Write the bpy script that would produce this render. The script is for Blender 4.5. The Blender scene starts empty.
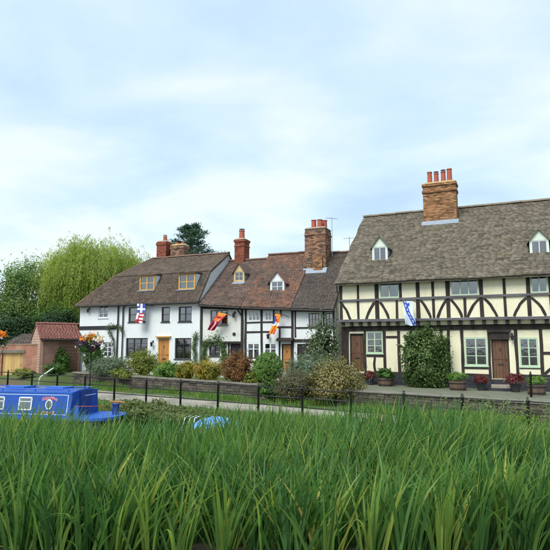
import bpy, math, random
import numpy as np
from mathutils import Vector, Matrix
rnd = random.Random(7)
rng = np.random.default_rng(11)
R_ = math.radians
SC = bpy.context.scene
COL = SC.collection

# ------------------------------------------------------------------ camera, sky, sun, exposure
EYE = 2.8
cam_d = bpy.data.cameras.new('camera')
cam_d.sensor_width = 36.0
cam_d.lens = 36.0 * 564.0 / 550.0
cam_d.clip_start = 0.1
cam_d.clip_end = 3000.0
cam = bpy.data.objects.new('camera', cam_d)
COL.objects.link(cam)
cam.location = (0, 0, EYE)
cam.rotation_euler = (R_(90 + 7.25), 0, 0)
SC.camera = cam

SUN_EL, SUN_AZ = 52.0, 215.0          # azimuth clockwise from +Y
world = bpy.data.worlds.new('World')
SC.world = world
world.use_nodes = True
wn, wl = world.node_tree.nodes, world.node_tree.links
wn.clear()
out = wn.new('ShaderNodeOutputWorld')
bg = wn.new('ShaderNodeBackground')
bg.inputs['Strength'].default_value = 0.1
sky = wn.new('ShaderNodeTexSky')
sky.sky_type = 'NISHITA'
sky.sun_disc = False
sky.sun_elevation = R_(SUN_EL)
sky.sun_rotation = R_(SUN_AZ)
sky.air_density = 1.0
sky.dust_density = 1.5
tc = wn.new('ShaderNodeTexCoord')
# cloud deck: direction projected on a high, gently curved layer
sep = wn.new('ShaderNodeSeparateXYZ')
wl.new(tc.outputs['Generated'], sep.inputs[0])
zc = wn.new('ShaderNodeMath'); zc.operation = 'MAXIMUM'; zc.inputs[1].default_value = 0.0
wl.new(sep.outputs['Z'], zc.inputs[0])
za = wn.new('ShaderNodeMath'); za.operation = 'ADD'; za.inputs[1].default_value = 0.22
wl.new(zc.outputs[0], za.inputs[0])
dv = wn.new('ShaderNodeVectorMath'); dv.operation = 'DIVIDE'
wl.new(tc.outputs['Generated'], dv.inputs[0])
cmb = wn.new('ShaderNodeCombineXYZ')
for k in ('X', 'Y', 'Z'):
    wl.new(za.outputs[0], cmb.inputs[k])
wl.new(cmb.outputs[0], dv.inputs[1])
n1 = wn.new('ShaderNodeTexNoise'); n1.inputs['Scale'].default_value = 2.0
n1.inputs['Detail'].default_value = 7.0; n1.inputs['Roughness'].default_value = 0.5
n1.inputs['Distortion'].default_value = 0.25
mp = wn.new('ShaderNodeMapping'); mp.inputs['Location'].default_value = (3.1, 1.7, 0.4)
mp.inputs['Scale'].default_value = (0.85, 1.0, 1.0)
wl.new(dv.outputs[0], mp.inputs['Vector']); wl.new(mp.outputs[0], n1.inputs['Vector'])
r1 = wn.new('ShaderNodeValToRGB')
r1.color_ramp.elements[0].position = 0.32; r1.color_ramp.elements[0].color = (0.50, 0.675, 0.90, 1)
r1.color_ramp.elements[1].position = 0.66; r1.color_ramp.elements[1].color = (0.84, 0.925, 0.97, 1)
e_ = r1.color_ramp.elements.new(0.5); e_.color = (0.64, 0.81, 0.955, 1)
hz = wn.new('ShaderNodeMapRange'); hz.inputs[1].default_value = 0.0; hz.inputs[2].default_value = 0.42
hz.inputs[3].default_value = 0.13; hz.inputs[4].default_value = 0.0
wl.new(zc.outputs[0], hz.inputs[0])
ad = wn.new('ShaderNodeMath'); ad.operation = 'ADD'
wl.new(n1.outputs['Fac'], ad.inputs[0]); wl.new(hz.outputs[0], ad.inputs[1])
wl.new(ad.outputs[0], r1.inputs[0])
sc10 = wn.new('ShaderNodeVectorMath'); sc10.operation = 'SCALE'; sc10.inputs['Scale'].default_value = 4.4
wl.new(r1.outputs[0], sc10.inputs[0])
mx = wn.new('ShaderNodeMixRGB'); mx.inputs[0].default_value = 0.88
wl.new(sky.outputs[0], mx.inputs[1]); wl.new(sc10.outputs[0], mx.inputs[2])
wl.new(mx.outputs[0], bg.inputs['Color']); wl.new(bg.outputs[0], out.inputs[0])

sun_d = bpy.data.lights.new('sun', 'SUN')
sun_d.energy = 1.5
sun_d.angle = R_(32)
sun_d.color = (1.0, 0.965, 0.91)
sun = bpy.data.objects.new('sun', sun_d)
COL.objects.link(sun)
_az, _el = R_(SUN_AZ), R_(SUN_EL)
sdir = Vector((math.sin(_az) * math.cos(_el), math.cos(_az) * math.cos(_el), math.sin(_el)))
sun.rotation_euler = sdir.to_track_quat('Z', 'Y').to_euler()
sun.location = sdir * 60

SC.render.engine = 'CYCLES'
SC.view_settings.view_transform = 'Standard'
SC.view_settings.look = 'None'
SC.view_settings.gamma = 1.0
SC.view_settings.exposure = 1.38
SC.cycles.max_bounces = 7
SC.cycles.transparent_max_bounces = 12

# ------------------------------------------------------------------ materials
def _nodes(name):
    m = bpy.data.materials.new(name)
    m.use_nodes = True
    return m, m.node_tree.nodes, m.node_tree.links, m.node_tree.nodes['Principled BSDF']

def _mix(n, l, fac, a, b, mode='MIX'):
    x = n.new('ShaderNodeMixRGB'); x.blend_type = mode
    for i, v in ((0, fac), (1, a), (2, b)):
        if isinstance(v, (int, float)):
            x.inputs[i].default_value = v
        elif isinstance(v, tuple):
            x.inputs[i].default_value = (*v, 1)
        else:
            l.new(v, x.inputs[i])
    return x.outputs[0]

def _noise(n, l, vec, scale, detail=4, rough=.55):
    t = n.new('ShaderNodeTexNoise')
    t.inputs['Scale'].default_value = scale; t.inputs['Detail'].default_value = detail
    t.inputs['Roughness'].default_value = rough
    l.new(vec, t.inputs['Vector'])
    return t.outputs['Fac']

def _ramp(n, l, fac, stops):
    r = n.new('ShaderNodeValToRGB')
    els = r.color_ramp.elements
    while len(els) < len(stops):
        els.new(0.5)
    for e, (p, c) in zip(els, stops):
        e.position = p
        e.color = (*c, 1) if isinstance(c, tuple) else (c, c, c, 1)
    l.new(fac, r.inputs[0])
    return r.outputs[0]

def mat(name, c1, c2=None, scale=3.0, rough=.8, bump=0.0, bscale=40.0, tint=0.0, spec=.3, metal=0.0,
        stretch=None, c3=None, s3=.6, p3=(.55, .68), fine=.0, streak=.0):
    """colour c1..c2 by noise, patches of c3, per-piece tint attribute, fine relief"""
    m, n, l, b = _nodes(name)
    tcn = n.new('ShaderNodeTexCoord')
    vec = tcn.outputs['Object']
    if stretch:
        mpn = n.new('ShaderNodeMapping'); mpn.inputs['Scale'].default_value = stretch
        l.new(vec, mpn.inputs['Vector']); vec = mpn.outputs[0]
    f = _noise(n, l, vec, scale)
    col = _mix(n, l, _ramp(n, l, f, [(.3, 0.0), (.7, 1.0)]), c1, c2 or tuple(x * .8 for x in c1))
    if c3:
        col = _mix(n, l, _ramp(n, l, _noise(n, l, tcn.outputs['Object'], s3, 5), [(p3[0], 0.0), (p3[1], 1.0)]), col, c3)
    if streak:
        mq = n.new('ShaderNodeMapping'); mq.inputs['Scale'].default_value = (5.5, 5.5, .55)
        l.new(tcn.outputs['Object'], mq.inputs['Vector'])
        col = _mix(n, l, streak, col, _ramp(n, l, _noise(n, l, mq.outputs[0], 1.0, 6, .7), [(.38, (.50, .49, .44)), (.60, (1.0, 1.0, 1.0))]), 'MULTIPLY')
    if fine:
        col = _mix(n, l, fine, col, _ramp(n, l, _noise(n, l, vec, bscale, 3), [(.3, .25), (.7, 1.0)]), 'MULTIPLY')
    if tint:
        a = n.new('ShaderNodeAttribute'); a.attribute_name = 'tint'
        g = _ramp(n, l, a.outputs['Fac'], [(0.0, 1 - tint), (1.0, 1.0)])
        col = _mix(n, l, 1.0, col, g, 'MULTIPLY')
    l.new(col, b.inputs['Base Color'])
    b.inputs['Roughness'].default_value = rough
    b.inputs['Specular IOR Level'].default_value = spec
    b.inputs['Metallic'].default_value = metal
    if bump:
        bp = n.new('ShaderNodeBump'); bp.inputs['Strength'].default_value = min(1.0, bump)
        bp.inputs['Distance'].default_value = .02
        l.new(_noise(n, l, vec, bscale, 5), bp.inputs['Height'])
        l.new(bp.outputs[0], b.inputs['Normal'])
    return m

def leaf_mat(name, stops, transl=.35, rough=.5, spec=.25):
    """leaf colour by each leaf's own tint value; thin leaves let light through"""
    m, n, l, b = _nodes(name)
    a = n.new('ShaderNodeAttribute'); a.attribute_name = 'tint'
    col = _ramp(n, l, a.outputs['Fac'], stops)
    l.new(col, b.inputs['Base Color'])
    b.inputs['Roughness'].default_value = rough
    b.inputs['Specular IOR Level'].default_value = spec
    t = n.new('ShaderNodeBsdfTranslucent')
    l.new(_mix(n, l, 1.0, col, (1.25, 1.3, .7), 'MULTIPLY'), t.inputs['Color'])
    ms = n.new('ShaderNodeMixShader'); ms.inputs[0].default_value = transl
    l.new(b.outputs[0], ms.inputs[1]); l.new(t.outputs[0], ms.inputs[2])
    l.new(ms.outputs[0], n['Material Output'].inputs['Surface'])
    return m

def glass_mat(name, tintc=(.80, .86, .86), ior=2.7):
    m, n, l, b = _nodes(name)
    n.remove(b)
    fr = n.new('ShaderNodeFresnel'); fr.inputs['IOR'].default_value = ior
    tr = n.new('ShaderNodeBsdfTransparent'); tr.inputs['Color'].default_value = (*tintc, 1)
    gl = n.new('ShaderNodeBsdfGlossy'); gl.inputs['Roughness'].default_value = .03
    gl.inputs['Color'].default_value = (.95, .97, 1, 1)
    tcn = n.new('ShaderNodeTexCoord')
    bp = n.new('ShaderNodeBump'); bp.inputs['Strength'].default_value = .12; bp.inputs['Distance'].default_value = .02
    l.new(_noise(n, l, tcn.outputs['Object'], 5, 2), bp.inputs['Height'])
    l.new(bp.outputs[0], gl.inputs['Normal'])
    ms = n.new('ShaderNodeMixShader')
    l.new(fr.outputs[0], ms.inputs[0]); l.new(tr.outputs[0], ms.inputs[1]); l.new(gl.outputs[0], ms.inputs[2])
    l.new(ms.outputs[0], n['Material Output'].inputs['Surface'])
    return m

def brick_mat(name, c1, c2, cm, scale=1.0, patch=None):
    m, n, l, b = _nodes(name)
    tcn = n.new('ShaderNodeTexCoord')
    mpn = n.new('ShaderNodeMapping'); mpn.inputs['Rotation'].default_value = (R_(90), 0, 0)
    l.new(tcn.outputs['Object'], mpn.inputs['Vector'])
    br = n.new('ShaderNodeTexBrick')
    br.inputs['Scale'].default_value = 1.0
    br.inputs['Brick Width'].default_value = .23 * scale; br.inputs['Row Height'].default_value = .077 * scale
    br.inputs['Mortar Size'].default_value = .009
    br.inputs['Color1'].default_value = (*c1, 1); br.inputs['Color2'].default_value = (*c2, 1)
    br.inputs['Mortar'].default_value = (*cm, 1)
    l.new(mpn.outputs[0], br.inputs['Vector'])
    col = _mix(n, l, .45, br.outputs['Color'], _ramp(n, l, _noise(n, l, tcn.outputs['Object'], 2.5, 6), [(.25, .45), (.7, 1.2)]), 'MULTIPLY')
    if patch:
        col = _mix(n, l, _ramp(n, l, _noise(n, l, tcn.outputs['Object'], 1.1, 5), [(.5, 0.0), (.65, .75)]), col, patch)
    l.new(col, b.inputs['Base Color'])
    b.inputs['Roughness'].default_value = .9
    bp = n.new('ShaderNodeBump'); bp.inputs['Strength'].default_value = .6; bp.inputs['Distance'].default_value = .01
    l.new(br.outputs['Fac'], bp.inputs['Height']); bp.invert = True
    l.new(bp.outputs[0], b.inputs['Normal'])
    return m

MT = {}
MT['cream'] = mat('cream limewash', (.75, .72, .50), (.79, .76, .56), 1.6, .9, .25, 14, c3=(.66, .61, .43), s3=.9, p3=(.55, .8), fine=.10, streak=.10)
MT['white'] = mat('white painted render', (.68, .72, .72), (.73, .76, .76), 1.3, .88, .3, 12, c3=(.57, .61, .60), s3=.8, p3=(.58, .85), fine=.08, streak=.08)
MT['white2'] = mat('off white limewash', (.64, .66, .60), (.70, .72, .67), 1.7, .9, .3, 13, c3=(.54, .55, .47), s3=1.1, p3=(.56, .8), fine=.12, streak=.16)
MT['timber'] = mat('dark weathered oak', (.022, .017, .016), (.055, .043, .040), 3, .8, .5, 30, stretch=(1, 1, .35), fine=.4)
MT['rail'] = mat('silvered oak rail', (.17, .17, .19), (.085, .08, .09), 5, .75, .5, 40, stretch=(.25, 1, 1), fine=.35)
MT['plinth'] = mat('black tarred plinth', (.018, .020, .026), (.045, .048, .058), 4, .7, .5, 12)
MT['greenpaint'] = mat('sage green paint', (.40, .55, .385), (.46, .60, .43), 6, .5, .05, 60)
MT['palegreen'] = mat('very pale green paint', (.60, .70, .58), (.66, .75, .64), 6, .5)
MT['whitepaint'] = mat('white gloss paint', (.68, .73, .73), (.73, .77, .77), 6, .4)
MT['blackpaint'] = mat('black window paint', (.020, .021, .024), (.035, .036, .04), 6, .45)
MT['greypaint'] = mat('dark grey window paint', (.10, .10, .10), (.15, .145, .14), 6, .55)
MT['yellowwood'] = mat('varnished yellow pine', (.58, .31, .06), (.66, .38, .09), 9, .45, stretch=(1, 1, .3))
MT['tanwood'] = mat('tan painted wood', (.52, .40, .20), (.58, .46, .25), 6, .6)
MT['oakdoor'] = mat('brown oak door', (.115, .060, .034), (.17, .092, .052), 7, .6, .2, 30, stretch=(4, 1, .4), tint=.3)
MT['pinedoor'] = mat('golden pine door', (.42, .19, .055), (.52, .25, .075), 7, .5, .15, 30, stretch=(4, 1, .4), tint=.25)
MT['gatewood'] = mat('pale larch gate', (.62, .40, .15), (.72, .49, .20), 5, .6, .15, 30, stretch=(4, 1, .4), tint=.25)
MT['darkdoor'] = mat('dark door paint', (.030, .027, .032), (.05, .042, .045), 6, .6, .1, 30, tint=.2)
MT['stonetile'] = mat('stone roof tile', (.20, .176, .134), (.285, .252, .190), 3.4, .95, .8, 16, tint=.60, c3=(.235, .21, .14), s3=1.3, p3=(.56, .75), fine=.35)
MT['tilebrown'] = mat('brown clay tile', (.150, .115, .090), (.200, .150, .115), 1.6, .9, .5, 24, tint=.55, c3=(.135, .12, .09), s3=.9, p3=(.5, .7), fine=.3)
MT['tilered'] = mat('red brown clay tile', (.185, .130, .106), (.235, .158, .128), 1.4, .9, .5, 24, tint=.58, c3=(.15, .12, .098), s3=.8, p3=(.5, .66), fine=.3)
MT['tileorange'] = mat('orange red clay tile', (.225, .142, .112), (.34, .172, .108), 1.4, .9, .5, 24, tint=.6, c3=(.175, .13, .105), s3=.75, p3=(.48, .62), fine=.3)
MT['tilegrey'] = mat('greyed clay tile', (.115, .095, .083), (.155, .125, .106), 1.5, .9, .5, 24, tint=.5, c3=(.11, .10, .088), s3=.8, p3=(.5, .68), fine=.3)
MT['tilepink'] = mat('pinkish new clay tile', (.26, .105, .085), (.31, .135, .105), 2, .85, .3, 24, tint=.3)
MT['ridgetile'] = mat('ridge tile', (.16, .135, .10), (.21, .18, .13), 4, .9, .3, 20)
MT['ridgebrown'] = mat('brown ridge tile', (.15, .095, .07), (.19, .125, .09), 4, .9, .3, 20)
MT['mortar'] = mat('lime mortar', (.36, .29, .20), (.28, .22, .16), 6, .95)
MT['brickbuff'] = mat('buff orange brick', (.50, .28, .14), (.42, .20, .095), 5, .9, .4, 50, tint=.72, c3=(.52, .34, .15), s3=1.7)
MT['darkmortar'] = mat('dark mortar', (.16, .12, .085), (.11, .085, .06), 6, .95)  # mortar darker than the lime mortar, for dark chimney joints
MT['brickred'] = mat('red brick', (.36, .11, .065), (.28, .085, .055), 5, .9, .4, 50, tint=.5)
MT['brickmix'] = mat('mixed old brick', (.42, .25, .16), (.33, .175, .115), 5, .9, .4, 50, tint=.75, c3=(.25, .19, .14), s3=1.5)
MT['pot'] = mat('terracotta pot', (.43, .12, .075), (.35, .095, .065), 3, .8)
MT['lichen'] = mat('lichened mortar cap', (.45, .34, .12), (.36, .29, .16), 7, .95, .4, 30)
MT['lead'] = mat('lead flashing', (.20, .25, .30), (.27, .32, .37), 4, .5, spec=.5)
MT['iron'] = mat('black iron', (.020, .020, .022), (.04, .037, .035), 8, .55, .1, 60)
MT['glass'] = glass_mat('window glass')
MT['curtain'] = mat('pale curtain', (.62, .64, .62), (.54, .56, .55), 2, .9)
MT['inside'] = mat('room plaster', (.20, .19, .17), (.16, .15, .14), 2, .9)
MT['soffit'] = mat('boarded soffit', (.05, .043, .038), (.075, .065, .055), 4, .85)
MT['path'] = mat('pale gravel path', (.42, .39, .33), (.33, .305, .25), 1.4, .95, .5, 45, c3=(.20, .20, .14), s3=.8, p3=(.5, .7), fine=.45)
MT['terrace'] = mat('mossy stone terrace', (.135, .15, .10), (.19, .195, .145), 1.6, .95, .5, 14, c3=(.095, .145, .05), s3=.9, fine=.3)
MT['ground'] = mat('grass and soil', (.060, .105, .028), (.095, .135, .045), 1.1, .95, .5, 30, c3=(.13, .10, .06), s3=.45, p3=(.52, .68), fine=.3)
MT['mud'] = mat('dark wet mud', (.040, .035, .022), (.06, .055, .032), 3, .7, .6, 20)
MT['wallstone'] = mat('grey garden wall stone', (.150, .128, .105), (.095, .082, .068), 3, .95, .5, 24, tint=.55, c3=(.12, .13, .08), s3=1.2)
MT['coping'] = mat('coping stone', (.22, .205, .175), (.165, .155, .13), 3, .95, .4, 24, c3=(.14, .15, .08), s3=1.5)
MT['step'] = mat('pale stone step', (.36, .32, .26), (.28, .25, .20), 4, .9, .3, 24)
MT['blue'] = mat('royal blue boat paint', (.010, .072, .36), (.016, .085, .41), 1.2, .38, .15, 9, spec=.4, fine=.15)
MT['bluedeck'] = mat('lighter blue deck paint', (.025, .13, .50), (.02, .10, .43), 2, .5, spec=.4)
MT['bluedark'] = mat('navy paint and stern shade', (.012, .040, .20), (.016, .05, .24), 2, .4, spec=.5)  # the rudder post's own navy; on the stern doors it stands for shade
MT['coachline'] = mat('pale coach line', (.45, .62, .82), (.5, .66, .84), 3, .4)
MT['hullblack'] = mat('black hull', (.014, .014, .018), (.03, .03, .035), 3, .5)
MT['redpaint'] = mat('red paint', (.36, .05, .06), (.42, .08, .08), 4, .5)
MT['pinkletter'] = mat('coral sign writing', (.68, .16, .17), (.72, .36, .34), 9, .5)
MT['alu'] = mat('pale window aluminium', (.70, .74, .72), (.62, .66, .66), 3, .4)
MT['tillerwood'] = mat('tiller wood', (.45, .18, .08), (.5, .22, .1), 5, .5)
MT['tarp'] = mat('sky blue tarpaulin', (.10, .30, .72), (.14, .36, .78), 2, .45, .4, 8)
MT['barrel'] = mat('barrel oak', (.13, .085, .058), (.19, .13, .09), 5, .8, .3, 40, stretch=(3, 3, .4), tint=.35)
MT['darkpot'] = mat('dark glazed pot', (.03, .035, .035), (.05, .05, .05), 4, .5)
MT['soil'] = mat('potting soil', (.03, .022, .016), (.05, .037, .026), 6, .95)
MT['bark'] = mat('tree bark', (.075, .060, .045), (.115, .095, .07), 4, .95, .6, 18, stretch=(1, 1, .3))
MT['twig'] = mat('dark twigs', (.045, .040, .026), (.065, .055, .035), 4, .95)
MT['trellis'] = mat('brown trellis', (.12, .065, .045), (.16, .09, .06), 5, .8)
MT['dullpipe'] = mat('white plastic pipe', (.75, .76, .76), (.68, .69, .70), 4, .4)
MT['wicker'] = mat('coir basket', (.10, .07, .04), (.15, .11, .06), 8, .95, .5, 40)
MT['brickwall'] = brick_mat('orange garden brick', (.42, .15, .085), (.34, .115, .07), (.42, .33, .25), 1.0, (.46, .31, .22))
MT['brickshed'] = brick_mat('brown shed brick', (.27, .125, .085), (.205, .095, .068), (.30, .23, .18), 1.0, (.24, .145, .105))
MT['brickgable'] = brick_mat('pale gable brick', (.42, .225, .15), (.35, .18, .12), (.42, .34, .26), 1.0, (.45, .30, .21))
for nm, c in (('f_red', (.46, .035, .05)), ('f_gold', (.80, .30, .05)), ('f_orange', (.84, .26, .015)), ('f_white', (.80, .80, .82)),
              ('f_blue', (.05, .09, .42)), ('f_pale', (.62, .72, .84)), ('f_crimson', (.33, .02, .05)), ('f_pink', (.78, .45, .45))):
    MT[nm] = mat('flag cloth ' + nm[2:], c, tuple(x * .9 for x in c), 6, .85)

LF = {}
LF['reed'] = leaf_mat('reed blades', [(0.0, (.032, .090, .030)), (.35, (.068, .170, .048)), (.65, (.128, .258, .068)), (.86, (.24, .345, .078)), (.93, (.42, .44, .09)), (1.0, (.40, .32, .12))], .5, .42, .25)
LF['willow'] = leaf_mat('willow leaves', [(0.0, (.22, .29, .065)), (.5, (.33, .405, .10)), (1.0, (.44, .50, .16))], .6)
LF['tree'] = leaf_mat('broad tree leaves', [(0.0, (.11, .19, .06)), (.5, (.19, .295, .10)), (1.0, (.29, .385, .15))], .52)
LF['dark'] = leaf_mat('dark evergreen leaves', [(0.0, (.010, .026, .010)), (.6, (.022, .055, .018)), (1.0, (.05, .10, .03))], .2)
LF['pine'] = leaf_mat('pine needles', [(0.0, (.025, .060, .040)), (.5, (.050, .105, .068)), (1.0, (.085, .16, .095))], .25)
LF['green'] = leaf_mat('mid green leaves', [(0.0, (.025, .065, .015)), (.5, (.06, .14, .03)), (1.0, (.13, .23, .05))], .35)
LF['bright'] = leaf_mat('bright green leaves', [(0.0, (.06, .13, .025)), (.5, (.135, .265, .05)), (1.0, (.24, .37, .09))], .35)
LF['climber'] = leaf_mat('deep green climber leaves', [(0.0, (.04, .085, .026)), (.55, (.095, .17, .05)), (1.0, (.22, .29, .11))], .35)
LF['gold'] = leaf_mat('golden leaves', [(0.0, (.09, .12, .02)), (.45, (.25, .25, .035)), (.8, (.40, .30, .05)), (1.0, (.42, .16, .03))], .35)
LF['goldgreen'] = leaf_mat('yellow green leaves', [(0.0, (.07, .11, .02)), (.5, (.19, .23, .045)), (1.0, (.36, .37, .10))], .35)
LF['rust'] = leaf_mat('rusty leaves', [(0.0, (.075, .06, .02)), (.5, (.22, .105, .04)), (1.0, (.34, .17, .07))], .3)
LF['grey'] = leaf_mat('grey green leaves', [(0.0, (.07, .11, .06)), (.5, (.14, .20, .115)), (1.0, (.26, .31, .25))], .3)
LF['purple'] = leaf_mat('purple green leaves', [(0.0, (.065, .075, .035)), (.5, (.14, .135, .07)), (.8, (.20, .14, .11)), (1.0, (.13, .22, .06))], .35)
LF['varieg'] = leaf_mat('variegated leaves', [(0.0, (.075, .085, .03)), (.4, (.175, .17, .06)), (.75, (.31, .255, .10)), (1.0, (.52, .45, .30))], .3)
LF['redleaf'] = leaf_mat('dark red leaves', [(0.0, (.06, .025, .025)), (.5, (.17, .03, .04)), (.85, (.27, .06, .06)), (1.0, (.08, .16, .04))], .3)
LF['rose'] = leaf_mat('rose leaves', [(0.0, (.03, .06, .025)), (.5, (.075, .12, .05)), (1.0, (.16, .20, .10))], .3)
LF['bramble'] = leaf_mat('bramble leaves', [(0.0, (.065, .10, .035)), (.5, (.14, .185, .06)), (.8, (.22, .20, .09)), (1.0, (.13, .25, .05))], .35)
LF['petal'] = leaf_mat('mixed petals', [(0.0, (.025, .008, .05)), (.30, (.05, .015, .10)), (.36, (.78, .20, .015)), (.62, (.90, .33, .03)), (.68, (.80, .70, .60)), (.85, (.80, .74, .66)), (.9, (.75, .5, .18)), (1.0, (.8, .55, .2))], .3)
LF['pinkpetal'] = leaf_mat('pale rose petals', [(0.0, (.72, .52, .40)), (1.0, (.82, .72, .66))], .3)

# ------------------------------------------------------------------ builders
OFF = [0.0, 0.0, 0.0]     # subtracted from every vertex: the base of the thing being built

def set_off(x=0, y=0, z=0):
    OFF[:] = [x, y, z]

def np_mesh(name, V, F, tint=None, mats=(), parent=None, mi=None, smooth=False):
    V = np.asarray(V, dtype=np.float32) - np.array(OFF, dtype=np.float32)
    F = np.asarray(F, dtype=np.int32)
    me = bpy.data.meshes.new(name)
    k = F.shape[1]; nf = F.shape[0]
    me.vertices.add(len(V)); me.vertices.foreach_set('co', V.ravel())
    me.loops.add(nf * k); me.loops.foreach_set('vertex_index', F.ravel())
    me.polygons.add(nf)
    me.polygons.foreach_set('loop_start', np.arange(0, nf * k, k, dtype=np.int32))
    me.polygons.foreach_set('loop_total', np.full(nf, k, dtype=np.int32))
    if mi is not None:
        me.polygons.foreach_set('material_index', np.asarray(mi, dtype=np.int32))
    if smooth:
        me.polygons.foreach_set('use_smooth', np.ones(nf, dtype=bool))
    me.update(calc_edges=True)
    if tint is not None:
        a = me.attributes.new('tint', 'FLOAT', 'FACE')
        a.data.foreach_set('value', np.asarray(tint, dtype=np.float32))
    for m in mats:
        me.materials.append(m)
    return link(name, me, parent)

def link(name, data, parent=None):
    o = bpy.data.objects.new(name, data)
    COL.objects.link(o)
    if parent is not None:
        o.parent = parent
    return o

def tag(o, label=None, cat=None, group=None, kind=None):
    if label: o['label'] = label
    if cat: o['category'] = cat
    if group: o['group'] = group
    if kind: o['kind'] = kind
    return o

def thing(name, label, cat, loc=(0, 0, 0), rz=0.0, group=None):
    o = link(name, None)
    o.location = loc; o.rotation_euler = (0, 0, rz)
    return tag(o, label, cat, group)

class MB:
    def __init__(s):
        s.v, s.f, s.m, s.t = [], [], [], []
    def poly(s, pts, m=0, t=.5):
        i = len(s.v); s.v += [tuple(p) for p in pts]
        s.f.append(tuple(range(i, i + len(pts)))); s.m.append(m); s.t.append(t)
    def hexa(s, p, m=0, t=.5):
        """p: 4 bottom points, 4 top points, same winding"""
        i = len(s.v); s.v += [tuple(q) for q in p]
        for f in ((3, 2, 1, 0), (4, 5, 6, 7), (0, 1, 5, 4), (1, 2, 6, 5), (2, 3, 7, 6), (3, 0, 4, 7)):
            s.f.append(tuple(i + a for a in f)); s.m.append(m); s.t.append(t)
    def box(s, x0, y0, z0, x1, y1, z1, m=0, t=.5):
        s.hexa([(x0, y0, z0), (x1, y0, z0), (x1, y1, z0), (x0, y1, z0), (x0, y0, z1), (x1, y0, z1), (x1, y1, z1), (x0, y1, z1)], m, t)
    def prism(s, prof, y0, y1, m=0, t=.5):
        """prof: (x,z) polygon, counter-clockwise seen from -y, extruded in y"""
        i = len(s.v); n = len(prof)
        s.v += [(x, y0, z) for x, z in prof] + [(x, y1, z) for x, z in prof]
        s.f.append(tuple(range(i, i + n))); s.f.append(tuple(range(i + 2 * n - 1, i + n - 1, -1)))
        for k in range(n):
            j = (k + 1) % n
            s.f.append((i + k, i + n + k, i + n + j, i + j))
        s.m += [m] * (n + 2); s.t += [t] * (n + 2)
    def xprism(s, prof, x0, x1, m=0, t=.5):
        """prof: (y,z) polygon extruded along x"""
        i = len(s.v); n = len(prof)
        s.v += [(x0, y, z) for y, z in prof] + [(x1, y, z) for y, z in prof]
        s.f.append(tuple(range(i + n - 1, i - 1, -1))); s.f.append(tuple(range(i + n, i + 2 * n)))
        for k in range(n):
            j = (k + 1) % n
            s.f.append((i + k, i + j, i + n + j, i + n + k))
        s.m += [m] * (n + 2); s.t += [t] * (n + 2)
    def tube(s, pts, rad, n=7, m=0, t=.5, cap=True):
        pts = [Vector(p) for p in pts]
        if isinstance(rad, (int, float)): rad = [rad] * len(pts)
        i = len(s.v)
        ref = Vector((0, 0, 1))
        for k, p in enumerate(pts):
            d = (pts[min(k + 1, len(pts) - 1)] - pts[max(k - 1, 0)]).normalized()
            a = d.cross(ref)
            if a.length < .05: a = d.cross(Vector((0, 1, 0)))
            a.normalize(); b = d.cross(a)
            for j in range(n):
                w = 2 * math.pi * j / n
                s.v.append(tuple(p + (a * math.cos(w) + b * math.sin(w)) * rad[k]))
        for k in range(len(pts) - 1):
            for j in range(n):
                q = (j + 1) % n
                s.f.append((i + k * n + j, i + (k + 1) * n + j, i + (k + 1) * n + q, i + k * n + q)); s.m.append(m); s.t.append(t)
        if cap:
            s.f.append(tuple(i + j for j in range(n))); s.f.append(tuple(i + (len(pts) - 1) * n + n - 1 - j for j in range(n)))
            s.m += [m, m]; s.t += [t, t]
    def lathe(s, prof, cx=0, cy=0, n=12, m=0, t=.5, tv=None):
        i = len(s.v)
        for r, z in prof:
            for j in range(n):
                w = 2 * math.pi * j / n
                s.v.append((cx + r * math.cos(w), cy + r * math.sin(w), z))
        for k in range(len(prof) - 1):
            for j in range(n):
                q = (j + 1) % n
                s.f.append((i + k * n + j, i + k * n + q, i + (k + 1) * n + q, i + (k + 1) * n + j)); s.m.append(m)
                s.t.append(tv[j % len(tv)] if tv else t)
        s.f.append(tuple(i + n - 1 - j for j in range(n))); s.m.append(m); s.t.append(t)
        s.f.append(tuple(i + (len(prof) - 1) * n + j for j in range(n))); s.m.append(m); s.t.append(t)
    def build(s, name, mats, parent=None, smooth=False):
        me = bpy.data.meshes.new(name)
        o_ = OFF
        me.from_pydata([(x - o_[0], y - o_[1], z - o_[2]) for x, y, z in s.v], [], s.f)
        if not isinstance(mats, (list, tuple)): mats = [mats]
        for m in mats: me.materials.append(m)
        me.polygons.foreach_set('material_index', s.m)
        if smooth: me.polygons.foreach_set('use_smooth', [True] * len(s.f))
        a = me.attributes.new('tint', 'FLOAT', 'FACE'); a.data.foreach_set('value', s.t)
        me.update()
        return link(name, me, parent)

def jit(a): return rnd.uniform(-a, a)

# --- leaves: rhombus quads
def leaves(P, N, L, W, rs=None, droop=0.0):
    """P,N: (n,3) positions and normals; returns verts, faces of n rhombic leaves"""
    rs = rs or rng
    n = len(P)
    A = rs.normal(size=(n, 3)); A[:, 2] -= droop
    A -= N * np.sum(A * N, 1, keepdims=True)
    A /= np.linalg.norm(A, axis=1, keepdims=True) + 1e-9
    B = np.cross(N, A)
    L = np.broadcast_to(np.asarray(L), (n,))[:, None]; W = np.broadcast_to(np.asarray(W), (n,))[:, None]
    V = np.stack([P - A * L * .5, P + B * W * .5 + A * L * .05, P + A * L * .5, P - B * W * .5 + A * L * .05], 1).reshape(-1, 3)
    F = np.arange(n * 4).reshape(n, 4)
    return V, F

def unit(n, rs=None):
    rs = rs or rng
    v = rs.normal(size=(n, 3)); return v / np.linalg.norm(v, axis=1, keepdims=True)

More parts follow.
